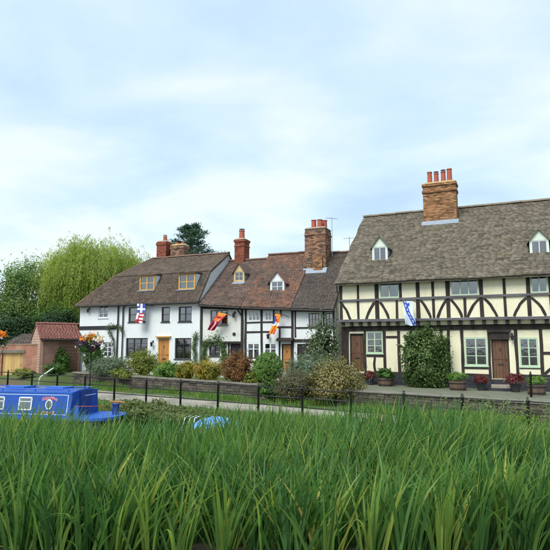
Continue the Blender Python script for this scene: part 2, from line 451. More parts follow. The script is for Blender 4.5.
def foliage_pts(c, r, nclump, nleaf, spread=.28, low=-.55, rmin=.55, inner=.12, seed=1, boxy=2.0):
    """leaf positions in clumps over an ellipsoid; returns P,N,tint"""
    rs = np.random.default_rng(seed)
    r = np.array(r, float); c = np.array(c, float)
    D = unit(nclump * 3, rs); D = D[D[:, 2] > low][:nclump]
    # superellipsoid: boxy > 2 gives squarer outline
    s = (np.abs(D) ** boxy).sum(1) ** (-1.0 / boxy)
    rad = rs.uniform(rmin, 1.0, len(D)) ** .5 * np.where((rs.random(len(D)) < .16) & (rmin < .9), rs.uniform(1.0, 1.16, len(D)), 1.0)
    C = D * (s * rad)[:, None]
    csz = rs.uniform(.6, 1.3, len(D))
    ct = rs.uniform(.18, .82, len(D))
    idx = rs.integers(0, len(D), nleaf)
    off = rs.normal(size=(nleaf, 3)) * spread * csz[idx][:, None] * .6
    P = C[idx] + off
    k = int(nleaf * inner)
    P[:k] = unit(k, rs) * rs.uniform(.2, .8, k)[:, None]
    N = P + rs.normal(size=P.shape) * .55
    N[:, 2] += .25
    N /= np.linalg.norm(N, axis=1, keepdims=True) + 1e-9
    t = np.clip(ct[idx] + rs.normal(size=nleaf) * .17, 0, 1)
    return c + P * r, N, t, rs

def shrub(name, label, c, r, lm, n=2600, nclump=70, leaf=.07, aspect=.55, group=None, spread=.28, low=-.6, seed=1, stems=5, boxy=2.0, cat='shrub', extra=None, core=.62, dens=1.9, rmin=.7):
    """c: base centre on the ground; r: half sizes (rx, ry, height)"""
    t = thing(name, label, cat, c, 0, group)
    set_off()
    h = r[2]; n = int(n * dens); leaf *= 1.22
    P, N, tt, rs = foliage_pts((0, 0, h * .50), (r[0], r[1], h * .52), nclump, n, spread, low, seed=seed, boxy=boxy, rmin=rmin, inner=.22)
    P[:, 2] = np.maximum(P[:, 2], .02)
    if rmin < .9:                                   # stray shoots beyond the outline
        k0 = int(n * .24); ks = int(n * .07); ns = 16
        dd = unit(ns, rs); dd[:, 2] = np.abs(dd[:, 2]) * .9 + .25
        si = rs.integers(0, ns, ks); ff = rs.uniform(.8, 1.22, ks)
        P[k0:k0 + ks] = np.array([0, 0, h * .5]) + dd[si] * ff[:, None] * np.array([r[0], r[1], h * .52]) + rs.normal(size=(ks, 3)) * .03
    sz = rs.uniform(.7, 1.4, n); sz[:int(n * .22)] *= 2.2
    V, F = leaves(P, N, leaf * sz, leaf * aspect * sz * rs.uniform(.85, 1.2, n), rs)
    np_mesh('foliage', V, F, tt, [lm], t)
    b = MB()
    rr = random.Random(seed)
    for k in range(stems):
        a = rr.uniform(0, 6.28); d = rr.uniform(.1, .6)
        b.tube([(0.06 * math.cos(a), .06 * math.sin(a), -.03), (r[0] * d * .5 * math.cos(a), r[1] * d * .5 * math.sin(a), h * .4),
                (r[0] * d * math.cos(a), r[1] * d * math.sin(a), h * .8)], [.022, .016, .006], 5)
    b.build('stem', MT['twig'], t)
    if extra:
        lm2, n2, sz = extra
        P, N, tt, rs = foliage_pts((0, 0, h * .54), (r[0] * 1.02, r[1] * 1.02, h * .5), 40, n2, .3, .0, seed=seed + 50, inner=0)
        V, F = leaves(P, N, sz, sz * .8, rs)
        o = np_mesh('blossom', V, F, tt, [lm2], t); o['kind'] = 'stuff'
    return t

def tree(name, label, base, height, crown_c, crown_r, lm, n, nclump, leaf, group=None, seed=3, trunk_r=.3, spread=.22, low=-.7, boxy=2.0, limbs=9, aspect=.6):
    t = thing(name, label, 'tree', base, 0, group)
    set_off()
    rr = random.Random(seed)
    b = MB()
    top = (crown_c[0] * .8, crown_c[1] * .8, crown_c[2] + crown_r[2] * .35)
    b.tube([(0, 0, -.3), (.1, .05, height * .15), (top[0] * .4 + .1, top[1] * .4, top[2] * .5), top], [trunk_r * 1.25, trunk_r, trunk_r * .7, trunk_r * .2], 9)
    for k in range(limbs):
        a = 6.283 * k / limbs + rr.uniform(-.3, .3)
        z0 = top[2] * rr.uniform(.35, .75)
        e = (crown_c[0] + crown_r[0] * .75 * math.cos(a), crown_c[1] + crown_r[1] * .75 * math.sin(a), crown_c[2] + crown_r[2] * rr.uniform(-.2, .6))
        f0 = z0 / top[2]
        s0 = (top[0] * f0, top[1] * f0, z0)
        mid = tuple((s0[i] + e[i]) / 2 + (0, 0, .3)[i] for i in range(3))
        b.tube([s0, mid, e], [trunk_r * .4, trunk_r * .22, .02], 6)
    b.build('trunk', MT['bark'], t)
    P, N, tt, rs = foliage_pts(crown_c, crown_r, nclump, n, spread, low, seed=seed, boxy=boxy, rmin=.3)
    V, F = leaves(P, N, leaf * rs.uniform(.7, 1.4, n), leaf * aspect * rs.uniform(.7, 1.3, n), rs)
    np_mesh('crown', V, F, tt, [lm], t)
    return t

# ------------------------------------------------------------------ terrain, water, path
F0 = Vector((-13.1, 28.07)); FA = R_(-29.82)
FE = Vector((math.cos(FA), math.sin(FA))); FN = Vector((-FE.y, FE.x))
def fw(t, q): p = F0 + FE * t + FN * q; return p.x, p.y
def tq_of(x, y): v = Vector((x, y)) - F0; return v.dot(FE), v.dot(FN)
def path_z(t): return .60 - .0132 * max(-12, min(t, 34))
def garden_z(t): return 1.2 - .016 * max(-6, min(t, 26))
def wall_q(t): return 5.0 - .075 * (max(1, min(t, 30)) - 3)

def build_ground():
    ts = [-900, -300, -100, -50, -30, -20, -14, -9, -6, -4, -2.6, -1.6, -1.5, -1.0] + [1.0 + 2 * k for k in range(16)] + [36, 45, 60, 100, 300, 900]
    prof = []
    for t in ts:
        pz, gz, wq = path_z(t), garden_z(t), wall_q(t)
        walled = -1.5 <= t <= 31
        qs = [(-30, -.9), (-3.4, -.8), (-2.5, -.35), (-2.1, .02), (-1.5, .25), (-.9, pz - .12), (-.45, pz - .01), (0, pz), (2.2, pz), (wq - .25, pz if walled else gz - .06)]
        qs += [(wq - .02, pz - .02 if walled else gz), (wq + .28, gz), (wq + 1.2, gz), (wq + 2.4, gz), (14, gz), (40, gz + .1), (150, gz), (1200, gz)]
        prof.append([(*fw(t, q), z) for q, z in qs])
    V = np.array(prof); nt, nq = V.shape[:2]
    F = [(i * nq + j, (i + 1) * nq + j, (i + 1) * nq + j + 1, i * nq + j + 1) for i in range(nt - 1) for j in range(nq - 1)]
    tag(np_mesh('ground', V.reshape(-1, 3), F, None, [MT['ground']]), kind='structure')
build_ground()

def strip(name, m, ts, q0, q1, zf, dz):
    V = []
    for t in ts:
        for k in range(5):
            q = q0(t) + (q1(t) - q0(t)) * k / 4
            V.append((*fw(t, q), zf(t) + dz))
    n = len(ts)
    F = [(i * 5 + j, (i + 1) * 5 + j, (i + 1) * 5 + j + 1, i * 5 + j + 1) for i in range(n - 1) for j in range(4)]
    return tag(np_mesh(name, V, F, None, [m]), kind='structure')
strip('path', MT['path'], [-40, -20, -12, -6, -3, -1.4, 1] + [1.0 + 2 * k for k in range(1, 16)] + [36, 45], lambda t: .12 + .08 * math.sin(t * 1.7), lambda t: (wall_q(t) - 1.75 if t > -2 else 2.1) + .15 * math.sin(t * 1.1), path_z, .006)
strip('terrace', MT['terrace'], [15.2 + 1.8 * k for k in range(8)], lambda t: wall_q(t) + .3, lambda t: 10.6, garden_z, .006)

def build_water():
    m, n, l, b = _nodes('canal water')
    b.inputs['Base Color'].default_value = (.018, .026, .016, 1)
    b.inputs['Roughness'].default_value = .06
    b.inputs['Specular IOR Level'].default_value = .6
    tcn = n.new('ShaderNodeTexCoord')
    bp = n.new('ShaderNodeBump'); bp.inputs['Strength'].default_value = .25; bp.inputs['Distance'].default_value = .03
    l.new(_noise(n, l, tcn.outputs['Object'], 3.0, 3), bp.inputs['Height']); l.new(bp.outputs[0], b.inputs['Normal'])
    V = [(*fw(-900, -1.9), 0), (*fw(900, -1.9), 0), (*fw(900, -24), 0), (*fw(-900, -24), 0)]
    tag(np_mesh('water', V, [(3, 2, 1, 0)], None, [m]), kind='structure')
build_water()

def build_near_bank():
    xs = np.concatenate([[-600, -100, -30], np.linspace(-12, 12, 49), [30, 100, 600]])
    ys = [-400, -60, -10, 0, 3.5, 5.0, 6.2, 7.0, 7.7, 8.3, 8.9, 9.8]
    zs = [1.2, 1.2, 1.18, 1.15, 1.05, .8, .42, .2, .1, .02, -.12, -.5]
    V = []
    for x in xs:
        for y, z in zip(ys, zs):
            a = 1 if 4 < y < 9.5 else 0
            # the canal runs obliquely: the bank follows it far to either side
            yy = y - (.573 * (x + 12) if x < -12 else (.573 * (x - 12) if x > 12 else 0)) if y > -50 else y
            V.append((x, yy + a * .18 * math.sin(x * 1.9 + y), z + a * .05 * math.sin(x * 3.1 + y * 2)))
    n = len(ys)
    F = [(i * n + j, (i + 1) * n + j, (i + 1) * n + j + 1, i * n + j + 1) for i in range(len(xs) - 1) for j in range(n - 1)]
    tag(np_mesh('bank', V, F, None, [MT['mud']], smooth=True), kind='structure')
build_near_bank()

# ------------------------------------------------------------------ garden wall of coursed stone
def build_garden_wall():
    ang = math.atan2(*(lambda a, b: (b[1] - a[1], b[0] - a[0]))(fw(-1.4, wall_q(1)), fw(29.5, wall_q(29.5))))
    a0 = fw(-1.4, wall_q(1)); a1 = fw(29.5, wall_q(29.5))
    L = math.hypot(a1[0] - a0[0], a1[1] - a0[1])
    t0 = thing('garden_wall', 'low grey stone garden wall running behind the path railings', 'wall', (a0[0], a0[1], .3), ang)
    set_off(0, 0, .3)
    def zb(x): return path_z(-1.4 + x / L * 30.9) - .06
    def zt(x): return garden_z(-1.4 + x / L * 30.9) + .06
    b = MB()
    for k in range(12):
        x0, x1 = L * k / 12, L * (k + 1) / 12
        b.hexa([(x0, .02, zb(x0)), (x1, .02, zb(x1)), (x1, .26, zb(x1)), (x0, .26, zb(x0)), (x0, .02, zt(x0)), (x1, .02, zt(x1)), (x1, .26, zt(x1)), (x0, .26, zt(x0))])
    b.build('core', MT['mortar'], t0)
    b = MB()
    nc = 6
    for c in range(nc):
        x = rnd.uniform(-.2, 0)
        while x < L:
            w = rnd.uniform(.22, .55); x0, x1 = max(0, x), min(L, x + w); x += w
            if x1 - x0 < .06: continue
            g = .008; p = rnd.uniform(.01, .05)
            def zz(xx, f): return zb(xx) + (zt(xx) - zb(xx)) * f
            f0, f1 = c / nc, (c + 1) / nc
            b.hexa([(x0 + g, -p, zz(x0, f0) + g), (x1 - g, -p + jit(.01), zz(x1, f0) + g), (x1 - g, .06, zz(x1, f0) + g), (x0 + g, .06, zz(x0, f0) + g),
                    (x0 + g, -p, zz(x0, f1) - g + jit(.006)), (x1 - g, -p, zz(x1, f1) - g + jit(.006)), (x1 - g, .06, zz(x1, f1) - g), (x0 + g, .06, zz(x0, f1) - g)], 0, rnd.random())
    b.build('stones', MT['wallstone'], t0)['kind'] = 'stuff'
    x = 0
    while x < L:
        w = min(rnd.uniform(.6, .95), L - x)
        if w < .1: break
        b = MB(); z0, z1 = zt(x), zt(x + w); h = .075 + jit(.012)
        b.hexa([(x + .006, -.07 + jit(.015), z0 + .003), (x + w - .006, -.07 + jit(.015), z1 + .003), (x + w - .006, .31, z1 + .003), (x + .006, .31, z0 + .003),
                (x + .006, -.06, z0 + h), (x + w - .006, -.06, z1 + h), (x + w - .006, .31, z1 + h), (x + .006, .31, z0 + h)])
        b.build('coping_stone', MT['coping'], t0)
        x += w
build_garden_wall()

# ------------------------------------------------------------------ iron railings along the path
def railing(label, loc, rz, n, spacing, slope, height, rails, i0=0, name='railing'):
    t = thing(name, label, 'railing', loc, rz)
    set_off()
    pb = MB()
    pb.lathe([(.046, -.12), (.043, height - .10), (.055, height - .09), (.055, height - .06), (.020, height - .05), (.038, height - .015), (.030, height + .02), (.006, height + .035)], 0, 0, 8)
    post = None
    dz = -slope * spacing
    rb = MB()
    rb.tube([(0, 0, 0), (spacing * .33, 0, dz * .33 - .004), (spacing * .66, 0, dz * .66 - .006), (spacing, 0, dz)], .023, 6)
    rail = None
    for i in range(i0, i0 + n):
        if post is None: post = pb.build('post', MT['iron'], t, True); o = post
        else: o = link('post', post.data, t)
        o.location = (i * spacing, 0, i * dz + jit(.008)); o.rotation_euler = (jit(.014), jit(.02), jit(.5))
        if i < i0 + n - 1:
            for h in rails:
                if rail is None: rail = rb.build('rail', MT['iron'], t, True); r = rail
                else: r = link('rail', rail.data, t)
                r.location = (i * spacing, 0, i * dz + h + jit(.006))
    return t
railing('long black iron post and rail fence beside the towpath', (F0.x, F0.y, path_z(0)), FA, 19, 1.8, .0132, 1.05, (.95, .64, .33), -2)
railing('short black handrail on the terrace edge near the right planter', (10.05, 22.55, garden_z(23)), R_(-14), 3, 1.5, .01, .98, (.86, .44))

# ------------------------------------------------------------------ house builders
ANG = R_(-23.5)
HD = Vector((math.cos(ANG), math.sin(ANG))); HB = Vector((-HD.y, HD.x))

class House:
    def __init__(s, name, label, p0, uc, base):
        s.p0, s.uc, s.base = Vector(p0), uc, base
        p = s.p0 + HD * uc
        s.o = thing(name, label, 'house', (p.x, p.y, base), ANG)
        set_off(uc, 0, base)
    def on(s): set_off(s.uc, 0, s.base)
    def world(s, u, y, z):
        p = s.p0 + HD * u + HB * y; return (p.x, p.y, z)

def wall_open(b, u0, u1, z0, z1, ops, y, th, m=0):
    us = sorted({u0, u1, *[o[0] for o in ops], *[o[2] for o in ops]}); zs = sorted({z0, z1, *[o[1] for o in ops], *[o[3] for o in ops]})
    us = [u for u in us if u0 <= u <= u1]; zs = [z for z in zs if z0 <= z <= z1]
    for a, c in zip(us, us[1:]):
        for e, f in zip(zs, zs[1:]):
            cu, cz = (a + c) / 2, (e + f) / 2
            if any(o[0] < cu < o[2] and o[1] < cz < o[3] for o in ops): continue
            b.poly([(a, y, e), (c, y, e), (c, y, f), (a, y, f)], m)
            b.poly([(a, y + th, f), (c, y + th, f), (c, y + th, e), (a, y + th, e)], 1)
    for o in ops:
        p = [(o[0], o[1]), (o[2], o[1]), (o[2], o[3]), (o[0], o[3])]
        for k in range(4):
            (a, e), (c, f) = p[k], p[(k + 1) % 4]
            b.poly([(a, y, e), (a, y + th, e), (c, y + th, f), (c, y, f)], m)
    b.poly([(u0, y, z0), (u0, y, z1), (u0, y + th, z1), (u0, y + th, z0)], m)
    b.poly([(u1, y, z0), (u1, y + th, z0), (u1, y + th, z1), (u1, y, z1)], m)
    b.poly([(u0, y, z0), (u0, y + th, z0), (u1, y + th, z0), (u1, y, z0)], m)

def window(parent, op, y, fm, lights=2, nx=1, ny=2, fw_=.05, bar=.022, rec=.05, sill=None, curt=.26, ysplit=None, name='window'):
    u0, z0, u1, z1 = op
    ya, yb = y + rec - .035, y + rec + .03
    g = .002
    b = MB()
    b.box(u0 + g, ya, z0 + g, u0 + fw_, yb, z1 - g); b.box(u1 - fw_, ya, z0 + g, u1 - g, yb, z1 - g)
    b.box(u0 + fw_, ya, z0 + g, u1 - fw_, yb, z0 + fw_); b.box(u0 + fw_, ya, z1 - fw_, u1 - fw_, yb, z1 - g)
    lw = (u1 - u0 - 2 * fw_) / lights
    mw = fw_ * .85
    for k in range(1, lights):
        x = u0 + fw_ + lw * k
        b.box(x - mw / 2, ya + .003, z0 + fw_, x + mw / 2, yb - .003, z1 - fw_)
    w = b.build(name, fm, parent)
    zr = [z0 + fw_ + (z1 - z0 - 2 * fw_) * k / ny for k in range(ny + 1)]
    if ysplit: zr = [z0 + fw_, z0 + fw_ + (z1 - z0 - 2 * fw_) * ysplit, z1 - fw_] if ny == 2 else \
        [z0 + fw_] + [z0 + fw_ + (z1 - z0 - 2 * fw_) * ysplit * k / (ny - 1) for k in range(1, ny)] + [z1 - fw_]
    ym = (ya + yb) / 2
    for k in range(lights):
        a = u0 + fw_ + lw * k + (mw / 2 if k else 0); c = u0 + fw_ + lw * (k + 1) - (mw / 2 if k < lights - 1 else 0)
        xs = [a + (c - a) * j / nx for j in range(nx + 1)]
        for j in range(1, nx):
            q = MB(); q.box(xs[j] - bar / 2, ya + .008, zr[0], xs[j] + bar / 2, yb - .01, zr[-1]); q.build('glazing_bar', fm, w)
        for i in range(1, ny):
            q = MB(); q.box(a, ya + .01, zr[i] - bar / 2, c, yb - .012, zr[i] + bar / 2); q.build('glazing_bar', fm, w)
        for j in range(nx):
            for i in range(ny):
                q = MB(); ti = jit(.006)
                q.poly([(xs[j], ym + ti, zr[i]), (xs[j + 1], ym - ti, zr[i]), (xs[j + 1], ym - ti, zr[i + 1]), (xs[j], ym + ti, zr[i + 1])])
                q.build('pane', MT['glass'], w)
    if curt:
        for s in (0, 1):
            cw = (u1 - u0) * curt * rnd.uniform(.75, 1.3)
            c0 = u0 + .01 if s == 0 else u1 - cw - .01
            q = MB(); n = 8
            for k in range(n):
                xa, xb = c0 + cw * k / n, c0 + cw * (k + 1) / n
                q.poly([(xa, yb + .09 + .03 * (k % 2), z0 + .02), (xb, yb + .09 + .03 * ((k + 1) % 2), z0 + .02),
                        (xb, yb + .09 + .03 * ((k + 1) % 2), z1 - .02), (xa, yb + .09 + .03 * (k % 2), z1 - .02)])
            q.build('curtain', MT['curtain'], w)
    if sill:
        q = MB(); q.box(u0 - .04, y - .05, z0 - .05, u1 + .04, y + rec, z0 - .003); q.build('sill', sill, w)
    return w

def door(parent, op, y, pm, fm, planks=5, rec=.08, ledge=True, ironw=True):
    u0, z0, u1, z1 = op
    b = MB(); g = .002; fw_ = .055
    b.box(u0 + g, y + rec - .05, z0, u0 + fw_, y + rec + .05, z1 - g); b.box(u1 - fw_, y + rec - .05, z0, u1 - g, y + rec + .05, z1 - g)
    b.box(u0 + fw_, y + rec - .05, z1 - fw_, u1 - fw_, y + rec + .05, z1 - g)
    d = b.build('door', fm, parent)
    w = (u1 - u0 - 2 * fw_) / planks
    for k in range(planks):
        q = MB(); a = u0 + fw_ + w * k
        q.box(a + .004, y + rec - .01 + jit(.003), z0 + .01, a + w - .004, y + rec + .03, z1 - fw_ - .003, 0, rnd.random()); q.build('plank', pm, d)
    if ledge:
        q = MB(); zm = z0 + (z1 - z0) * .5
        q.box(u0 + fw_, y + rec - .022, zm - .03, u1 - fw_, y + rec - .006, zm + .03, 0, .2); q.build('ledge', pm, d)
    if ironw:
        q = MB(); zm = z0 + (z1 - z0) * .36; um = (u0 + u1) / 2
        q.box(um - .12, y + rec - .03, zm - .03, um + .12, y + rec - .008, zm + .03); q.build('letterbox', MT['iron'], d)
        q = MB(); q.tube([(um, y + rec - .01, z0 + (z1 - z0) * .76), (um, y + rec - .05, z0 + (z1 - z0) * .755), (um, y + rec - .05, z0 + (z1 - z0) * .70)], .02, 6); q.build('knocker', MT['iron'], d)
        q = MB(); q.tube([(u1 - .13, y + rec - .01, z0 + (z1 - z0) * .48), (u1 - .13, y + rec - .06, z0 + (z1 - z0) * .48)], .022, 8); q.build('handle', MT['iron'], d)
    return d

def timber(parent, p, q, w, y, m=None, proud=.025, bow=0.0, name='timber', deep=.05, seg=None):
    """timber lying in the facade from (u,z) p to q"""
    p, q = Vector((p[0], p[1])), Vector((q[0], q[1]))
    d = (q - p); L = d.length; d.normalize(); n = Vector((-d.y, d.x))
    if seg is None: seg = 5 if bow else max(1, min(8, int(L / .7)))
    b = MB(); prev = None
    y0 = y - proud - rnd.uniform(0, .004)
    wob = min(.020, w * .14)
    for k in range(seg + 1):
        f = k / seg
        c = p + d * (L * f) + n * (bow * 4 * f * (1 - f) + (jit(wob * .7) if 0 < k < seg else 0))
        ww = w / 2 * rnd.uniform(.86, 1.10)
        cur = [c - n * ww, c + n * ww]
        if prev:
            b.hexa([(prev[0].x, y0, prev[0].y), (cur[0].x, y0, cur[0].y), (cur[0].x, y + deep, cur[0].y), (prev[0].x, y + deep, prev[0].y),
                    (prev[1].x, y0, prev[1].y), (cur[1].x, y0, cur[1].y), (cur[1].x, y + deep, cur[1].y), (prev[1].x, y + deep, prev[1].y)], 0, rnd.random())
        prev = cur
    return b.build(name, m or MT['timber'], parent)

def tiles(parent, m, uL, uR, ye, ze, yr, zr, ch, tw, th, seed, lift=.06, name='roof_tiles', rough=1.0, skip=()):
    """courses of separate tiles; uL,uR functions of the fraction up the slope; ze a function of u"""
    rs = np.random.default_rng(seed)
    S = math.hypot(yr - ye, zr - ze(0.5 * (uL(0) + uR(0))))
    nc = max(2, int(round(S / ch)))
    # each tile: 8 corners (front edge thick), box with 5 faces
    A, B, Fq, W, T = [], [], [], [], []
    for c in range(nc):
        f0 = c / nc
        a, e = uL(f0), uR(f0)
        k = max(1, int(round((e - a) / tw)))
        wd = rs.uniform(.75, 1.25, k + 1); wd[0] *= (.5 if c % 2 else 1.0)
        x = a + np.concatenate([[0], np.cumsum(wd)]) / wd.sum() * (e - a)
        for j in range(len(x) - 1):
            A.append(x[j]); B.append(x[j + 1]); Fq.append(f0)
        T.append(np.clip(rs.beta(2.2, 1.8, len(x) - 1) + rs.normal() * .05, 0, 1))
    A = np.array(A); B = np.array(B); Fq = np.array(Fq); T = np.concatenate(T)
    keep = np.ones(len(A), bool)
    for (s0, f0, s1, f1) in skip:
        c = (A + B) / 2; keep &= ~((c > s0) & (c < s1) & (Fq > f0) & (Fq < f1))
    A, B, Fq, T = A[keep], B[keep], Fq[keep], T[keep]
    n = len(A)
    nrm = np.array([0, -(zr - ze(.0)), (yr - ye)]); nrm = nrm / np.linalg.norm(nrm)
    zef = np.vectorize(ze)
    def pt(u, f, h):
        z0 = zef(u)
        P = np.stack([u, ye + (yr - ye) * f, z0 + (zr - z0) * f], 1)
        return P + nrm[None, :] * h[:, None]
    gap = .004
    jf = rs.normal(size=n) * .07 / nc * rough
    fl = Fq + jf; fu = Fq + 1.25 / nc
    fu = np.minimum(fu, 1.0)
    h0 = lift + th * rs.uniform(.9, 1.5, n); hu = lift + th * rs.uniform(.15, .45, n) - th * .1
    lo = lift - th * .4 + np.zeros(n)
    tilt = rs.normal(size=n) * th * .18 * rough
    V = np.stack([pt(A + gap, fl, lo), pt(B - gap, fl + rs.normal(size=n) * .04 / nc * rough, lo), pt(B - gap, fu, lo * 0 + lift - th * .6), pt(A + gap, fu, lo * 0 + lift - th * .6),
                  pt(A + gap, fl, h0 + tilt), pt(B - gap, fl, h0 - tilt), pt(B - gap, fu, hu), pt(A + gap, fu, hu)], 1).reshape(-1, 3)
    base = (np.arange(n) * 8)[:, None]
    F = np.concatenate([base + np.array([4, 5, 6, 7]), base + np.array([0, 1, 5, 4]), base + np.array([1, 2, 6, 5]), base + np.array([3, 0, 4, 7])])
    o = np_mesh(name, V, F, np.tile(T, 4), [m], parent)
    o['kind'] = 'stuff'
    return o

def ridge_tiles(parent, m, u0, u1, y, z, w=.45, r=.13):
    b = MB(); n = 6; L = w * 1.0
    pr = [(r * math.cos(math.pi * k / n) * 1.05, r * math.sin(math.pi * k / n) * .8) for k in range(n + 1)]
    b.xprism([(a, c - .05) for a, c in pr], 0, L)
    keep = list(OFF); set_off(); first = None
    k = 0
    while u0 + k * w < u1 - .1:
        if first is None: first = b.build('ridge_tile', m, parent); o = first
        else: o = link('ridge_tile', first.data, parent)
        o.location = (u0 + k * w - keep[0], y - keep[1], z - keep[2] + jit(.012)); o.rotation_euler = (0, jit(.012), jit(.02)); k += 1
    set_off(*keep)

def chimney(parent, u0, u1, y0, y1, z0, z1, brick, pots, bands=(), label=None, cap='lichen', flash=True, seed=5, slope=.8, roofz=None):
    """brick stack; bands: (z, height, projection); pots: (u, y, height, radius[, cowl])"""
    rr = random.Random(seed)
    b = MB(); g = .012
    b.box(u0 + g, y0 + g, z0, u1 - g, y1 - g, z1 - .01)
    c = b.build('chimney', MT['darkmortar'], parent)
    if label: c['label'] = label
    def course(q, a0, a1, c0, c1, z, odd):
        bl, jh = .225, .012
        for side in range(4):
            L = (a1 - a0) if side % 2 == 0 else (c1 - c0)
            x = -(bl * .5 if odd else 0)
            while x < L - .02:
                s, e = max(0, x) + .005, min(L, x + bl) - .005
                x += bl
                if e - s < .03: continue
                p = rr.uniform(0, .007); t = rr.random(); za, zb = z + jh / 2, z + .077 - jh / 2
                if side == 0: q.box(a0 + s, c0 - p, za, a0 + e, c0 + .03, zb, 0, t)
                elif side == 1: q.box(a1 - .03, c0 + s, za, a1 + p, c0 + e, zb, 0, t)
                elif side == 2: q.box(a0 + s, c1 - .03, za, a0 + e, c1 + p, zb, 0, t)
                else: q.box(a0 - p, c0 + s, za, a0 + .03, c0 + e, zb, 0, t)
    q = MB(); z = z0; k = 0
    while z < z1 - .04:
        pr = 0.0
        for bz, bh, bp in bands:
            if bz <= z + .03 < bz + bh: pr = bp
        course(q, u0 - pr, u1 + pr, y0 - pr, y1 + pr, z, k % 2)
        if pr: q.box(u0 - pr + .02, y0 - pr + .02, z + .004, u1 + pr - .02, y1 + pr - .02, z + .073, 0, .3)
        z += .077; k += 1
    q.build('brickwork', brick, c)['kind'] = 'stuff'
    q = MB(); q.hexa([(u0 - .02, y0 - .02, z), (u1 + .02, y0 - .02, z), (u1 + .02, y1 + .02, z), (u0 - .02, y1 + .02, z),
                      (u0 + .09, y0 + .09, z + .1), (u1 - .09, y0 + .09, z + .1), (u1 - .09, y1 - .09, z + .1), (u0 + .09, y1 - .09, z + .1)])
    q.build('mortar_cap', MT[cap], c)
    for p in pots:
        u, y, h, r = p[:4]
        q = MB(); q.lathe([(r * 1.05, z + .03), (r * 1.05, z + .09), (r * .92, z + .11), (r * .84, z + h * .93), (r * .98, z + h * .94), (r * .98, z + h), (r * .7, z + h), (r * .7, z + h * .8)], u, y, 12)
        o = q.build('chimney_pot', MT['pot'], c, False)
        if len(p) > 4:
            q = MB()
            for a in range(4): q.tube([(u + r * .7 * math.cos(a * 1.57), y + r * .7 * math.sin(a * 1.57), z + h - .02), (u + r * .7 * math.cos(a * 1.57), y + r * .7 * math.sin(a * 1.57), z + h + .09)], .012, 4)
            q.lathe([(r * 1.0, z + h + .09), (r * .9, z + h + .11), (.02, z + h + .14)], u, y, 10); q.build('cowl', MT['lead'], c)
    if flash and roofz:
        q = MB(); zf = roofz(y0 - .22); zs = roofz(y0)
        q.hexa([(u0 - .10, y0 - .24, zf + .07), (u1 + .10, y0 - .24, zf + .07), (u1 + .10, y0 + .02, zs + .05), (u0 - .10, y0 + .02, zs + .05),
                (u0 - .10, y0 - .24, zf + .10), (u1 + .10, y0 - .24, zf + .10), (u1 + .10, y0 - .02, zs + .20), (u0 - .10, y0 - .02, zs + .20)])
        q.build('flashing', MT['lead'], c)
    return c

